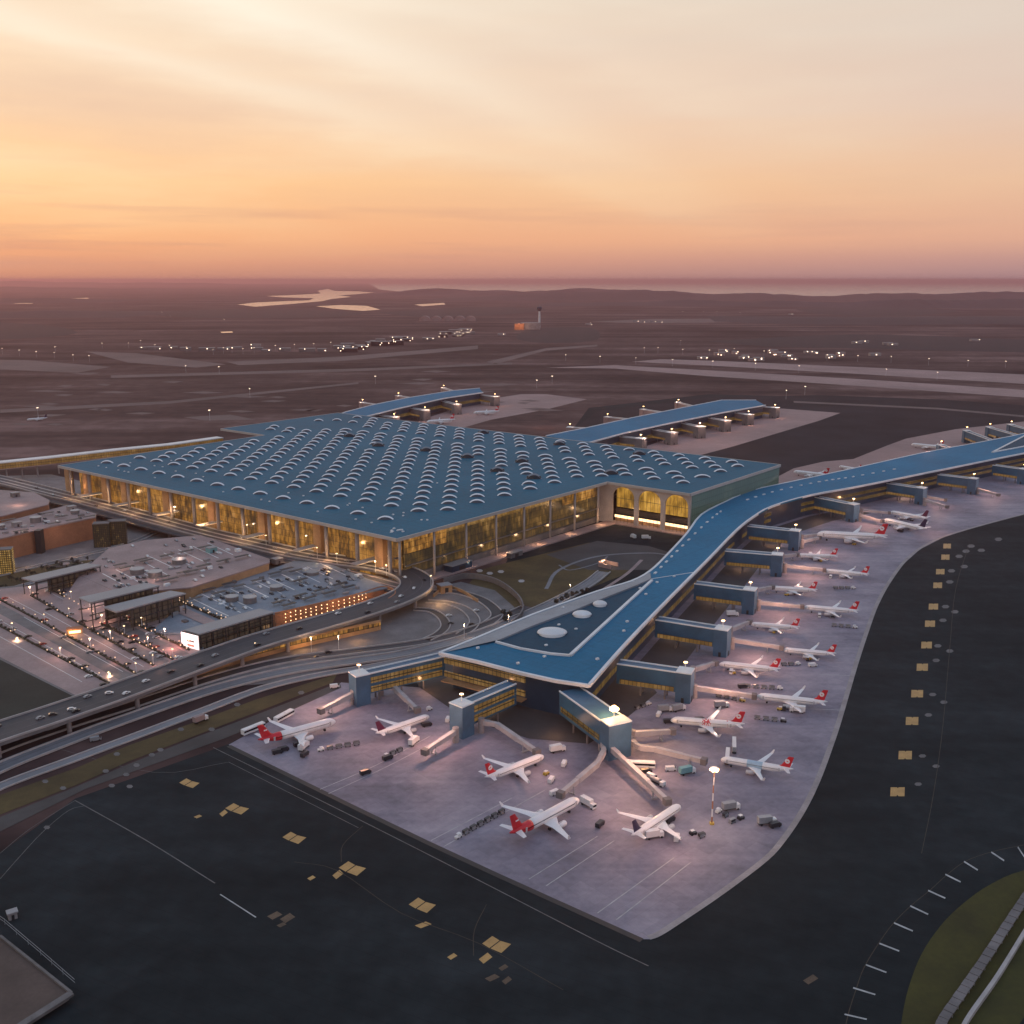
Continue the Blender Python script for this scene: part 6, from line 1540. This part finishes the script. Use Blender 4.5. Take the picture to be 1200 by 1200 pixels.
kiosk(15, 1076, 3, 2.4, 2.6, 0.6, 'small pale cabin by the fence in the lower left corner', M['concrete'], 'cabin')
# little drain covers on the verge: pale plates
marks('drain_cover', [hexa(x, y, 4, 2) for x, y in ((53, 916), (137, 884), (212, 855), (160, 897), (178, 885), (148, 908), (131, 921), (74, 924), (124, 904), (188, 879), (248, 855), (152, 922), (278, 826), (353, 812), (55, 970))], 0.19, M['paint_faint'])
marks('drain_cover', [hexa(x, y, 4, 1.6) for x, y in ((562, 669), (587, 670), (611, 681), (574, 672), (545, 688))], 0.16, M['parapet'])

# ================================================================ far field
hp = lamp_proto('apron_lamp', 18, 'far high mast lamp glowing beyond the terminal', 'distant lamps across the airfield', 1.5, True, 'lamp_far')
far = [(800, 416), (831, 417), (860, 415), (895, 418), (969, 423), (1005, 424), (1044, 425), (1088, 428), (1134, 430), (1178, 431), (835, 431), (885, 434), (936, 437), (1038, 441), (1098, 445), (943, 463), (921, 468), (629, 455), (647, 450), (755, 414), (771, 414), (703, 425), (663, 423), (745, 427), (788, 429), (797, 405),
       (3, 415), (23, 417), (43, 419), (65, 413), (64, 420), (86, 423), (105, 424), (120, 408), (151, 408), (165, 405), (182, 410), (199, 411), (219, 413), (250, 416), (262, 414), (272, 414), (285, 415), (298, 414), (323, 411), (345, 410), (368, 409), (388, 407), (218, 437), (257, 438), (293, 466), (246, 493), (45, 490), (440, 450), (200, 372), (190, 369), (263, 378), (692, 382), (840, 368), (868, 369), (824, 368), (800, 368)]
spread(hp, [G(x, y + 18 * 1200 * 0 , 0) for x, y in far])
bl_l = ['low dark building far out on the airfield', 'pale low building far out on the airfield']
rb = random.Random(4)
def far_building(px, py, w_, d_, h_, label, mat, group=None, lights=2):
    q = G(px, py); e = tag(empty('airfield_building', q, 0.1), label, 'building', group)
    b = MB(); b.box((0, 0, h_ / 2), (w_, d_, h_)); b.build('wall', mat, e)
    b = MB(); b.box((0, 0, h_ + 0.4), (w_ + 1, d_ + 1, 0.8)); b.build('roof', M['canopy_grey'], e)
    if lights:
        b = MB()
        for k in range(lights): b.box((rb.uniform(-w_ / 2, w_ / 2), -d_ / 2 - 0.4, rb.uniform(2, h_)), (2.4, 0.6, 1.6))
        b.build('lit_window', M['lamp_far'], e)['kind'] = 'stuff'
for k in range(34):
    x = rb.uniform(398, 552); y = 411 - (x - 398) * 0.13 + rb.uniform(-4, 3)
    far_building(x, y, rb.uniform(22, 60), rb.uniform(18, 30), rb.uniform(7, 16), 'low dark building in the far row with scattered lights', M['hill'] if rb.random() < 0.5 else M['concrete_dark'], 'dark buildings in the far row', 2)
for k in range(12):
    far_building(165 + 19 * k + rb.uniform(-5, 5), 408 + rb.uniform(-1, 2) + 0.3 * k, rb.uniform(25, 55), 20, rb.uniform(6, 11), 'low building in the lit row at the far left', M['concrete_dark'], 'buildings in the far left row', 1)
for k in range(22):
    far_building(rb.uniform(818, 990), rb.uniform(413, 423), rb.uniform(14, 34), 16, rb.uniform(5, 10), 'pale shed in the works yard beyond the runway', M['concrete'] if rb.random() < 0.6 else M['deck_pink'], 'sheds in the yard beyond the runway', 2)
for x, y in ((1004, 403), (1012, 402), (1040, 404), (1046, 405), (1025, 417), (745, 377), (755, 378), (765, 378), (772, 378), (588, 393), (300, 406), (690, 381), (1142, 400), (927, 369)):
    far_building(x, y, 34, 16, 8, 'isolated pale shed on the plain beyond the airfield', M['concrete'], 'isolated sheds on the plain', 1)
for k, x in enumerate((498, 511, 525, 539, 551)):
    q = G(x, 376); e = tag(empty('arched_hangar', q), 'pale arched hangar in the distant row of five', 'hangar', 'arched hangars')
    b = MB(); n = 10; rr = 33
    a = [(rr * math.cos(math.pi * i / n), rr * 0.85 * math.sin(math.pi * i / n)) for i in range(n + 1)]
    b.loft([[Vector((u, y, z)) for u, z in a] + [Vector((-rr, y, -1)), Vector((rr, y, -1))] for y in (-40, 40)]); b.build('vault', M['far_concrete'], e)
    b = MB(); b.box((0, -40.6, 9), (36, 0.6, 18)); b.build('door', M['deck_pink'], e)
q = G(617, 386); e = tag(empty('airfield_building', q), 'isolated building with orange lit end below the control tower', 'building')
b = MB(); b.box((20, 0, 16), (90, 60, 32)); b.build('wall', M['concrete'], e)
b = MB(); b.box((-34, -10, 14), (46, 50, 28)); b.build('lit_wing', M['terracotta'], e)
lamp_light((q.x - 34, q.y - 70, 30), 60000, (1.0, 0.5, 0.25), 2)
q = G(632, 384); e = tag(empty('control_tower', q), 'slender control tower standing alone in the distance', 'control tower')
b = MB(); b.tube((0, 0, 0), (0, 0, 82), 6, 4.5, 14); b.build('shaft', M['roof_white'], e)
b = MB(); b.loft([[Vector((r_ * math.cos(2 * math.pi * i / 14), r_ * math.sin(2 * math.pi * i / 14), z)) for i in range(14)] for z, r_ in ((80, 6), (90, 12), (98, 13), (102, 10))]); b.build('cab', M['wall_blue'], e)
b = MB(); b.tube((0, 0, 102), (0, 0, 116), 0.8, 0.4, 6); b.build('aerial', M['steel'], e)

M['wood'] = surf('dark_woodland', (0.016, 0.01, 0.014), 0.95, 0.3, 0.004)
for pts in ([(-60, 382), (0, 378), (60, 382), (90, 390), (40, 396), (-60, 398)], [(1150, 374), (1200, 372), (1320, 376), (1320, 384), (1200, 381), (1160, 378)], [(930, 362), (1010, 360), (1120, 364), (1060, 370), (960, 368)], [(150, 366), (300, 362), (420, 366), (380, 372), (220, 372)], [(440, 366), (560, 360), (640, 362), (600, 368), (500, 372)], [(620, 384), (690, 384), (700, 398), (640, 402), (605, 396)], [(830, 400), (1000, 392), (1200, 398), (1320, 402), (1320, 414), (1150, 412), (990, 408), (900, 406)]):
    p_ = GL(pts, 0); b = MB(); b.sheet(smooth_path(p_ + [p_[0]], 5)[:-1], 0.45); o = b.build('woodland', M['wood']); o['kind'] = 'stuff'
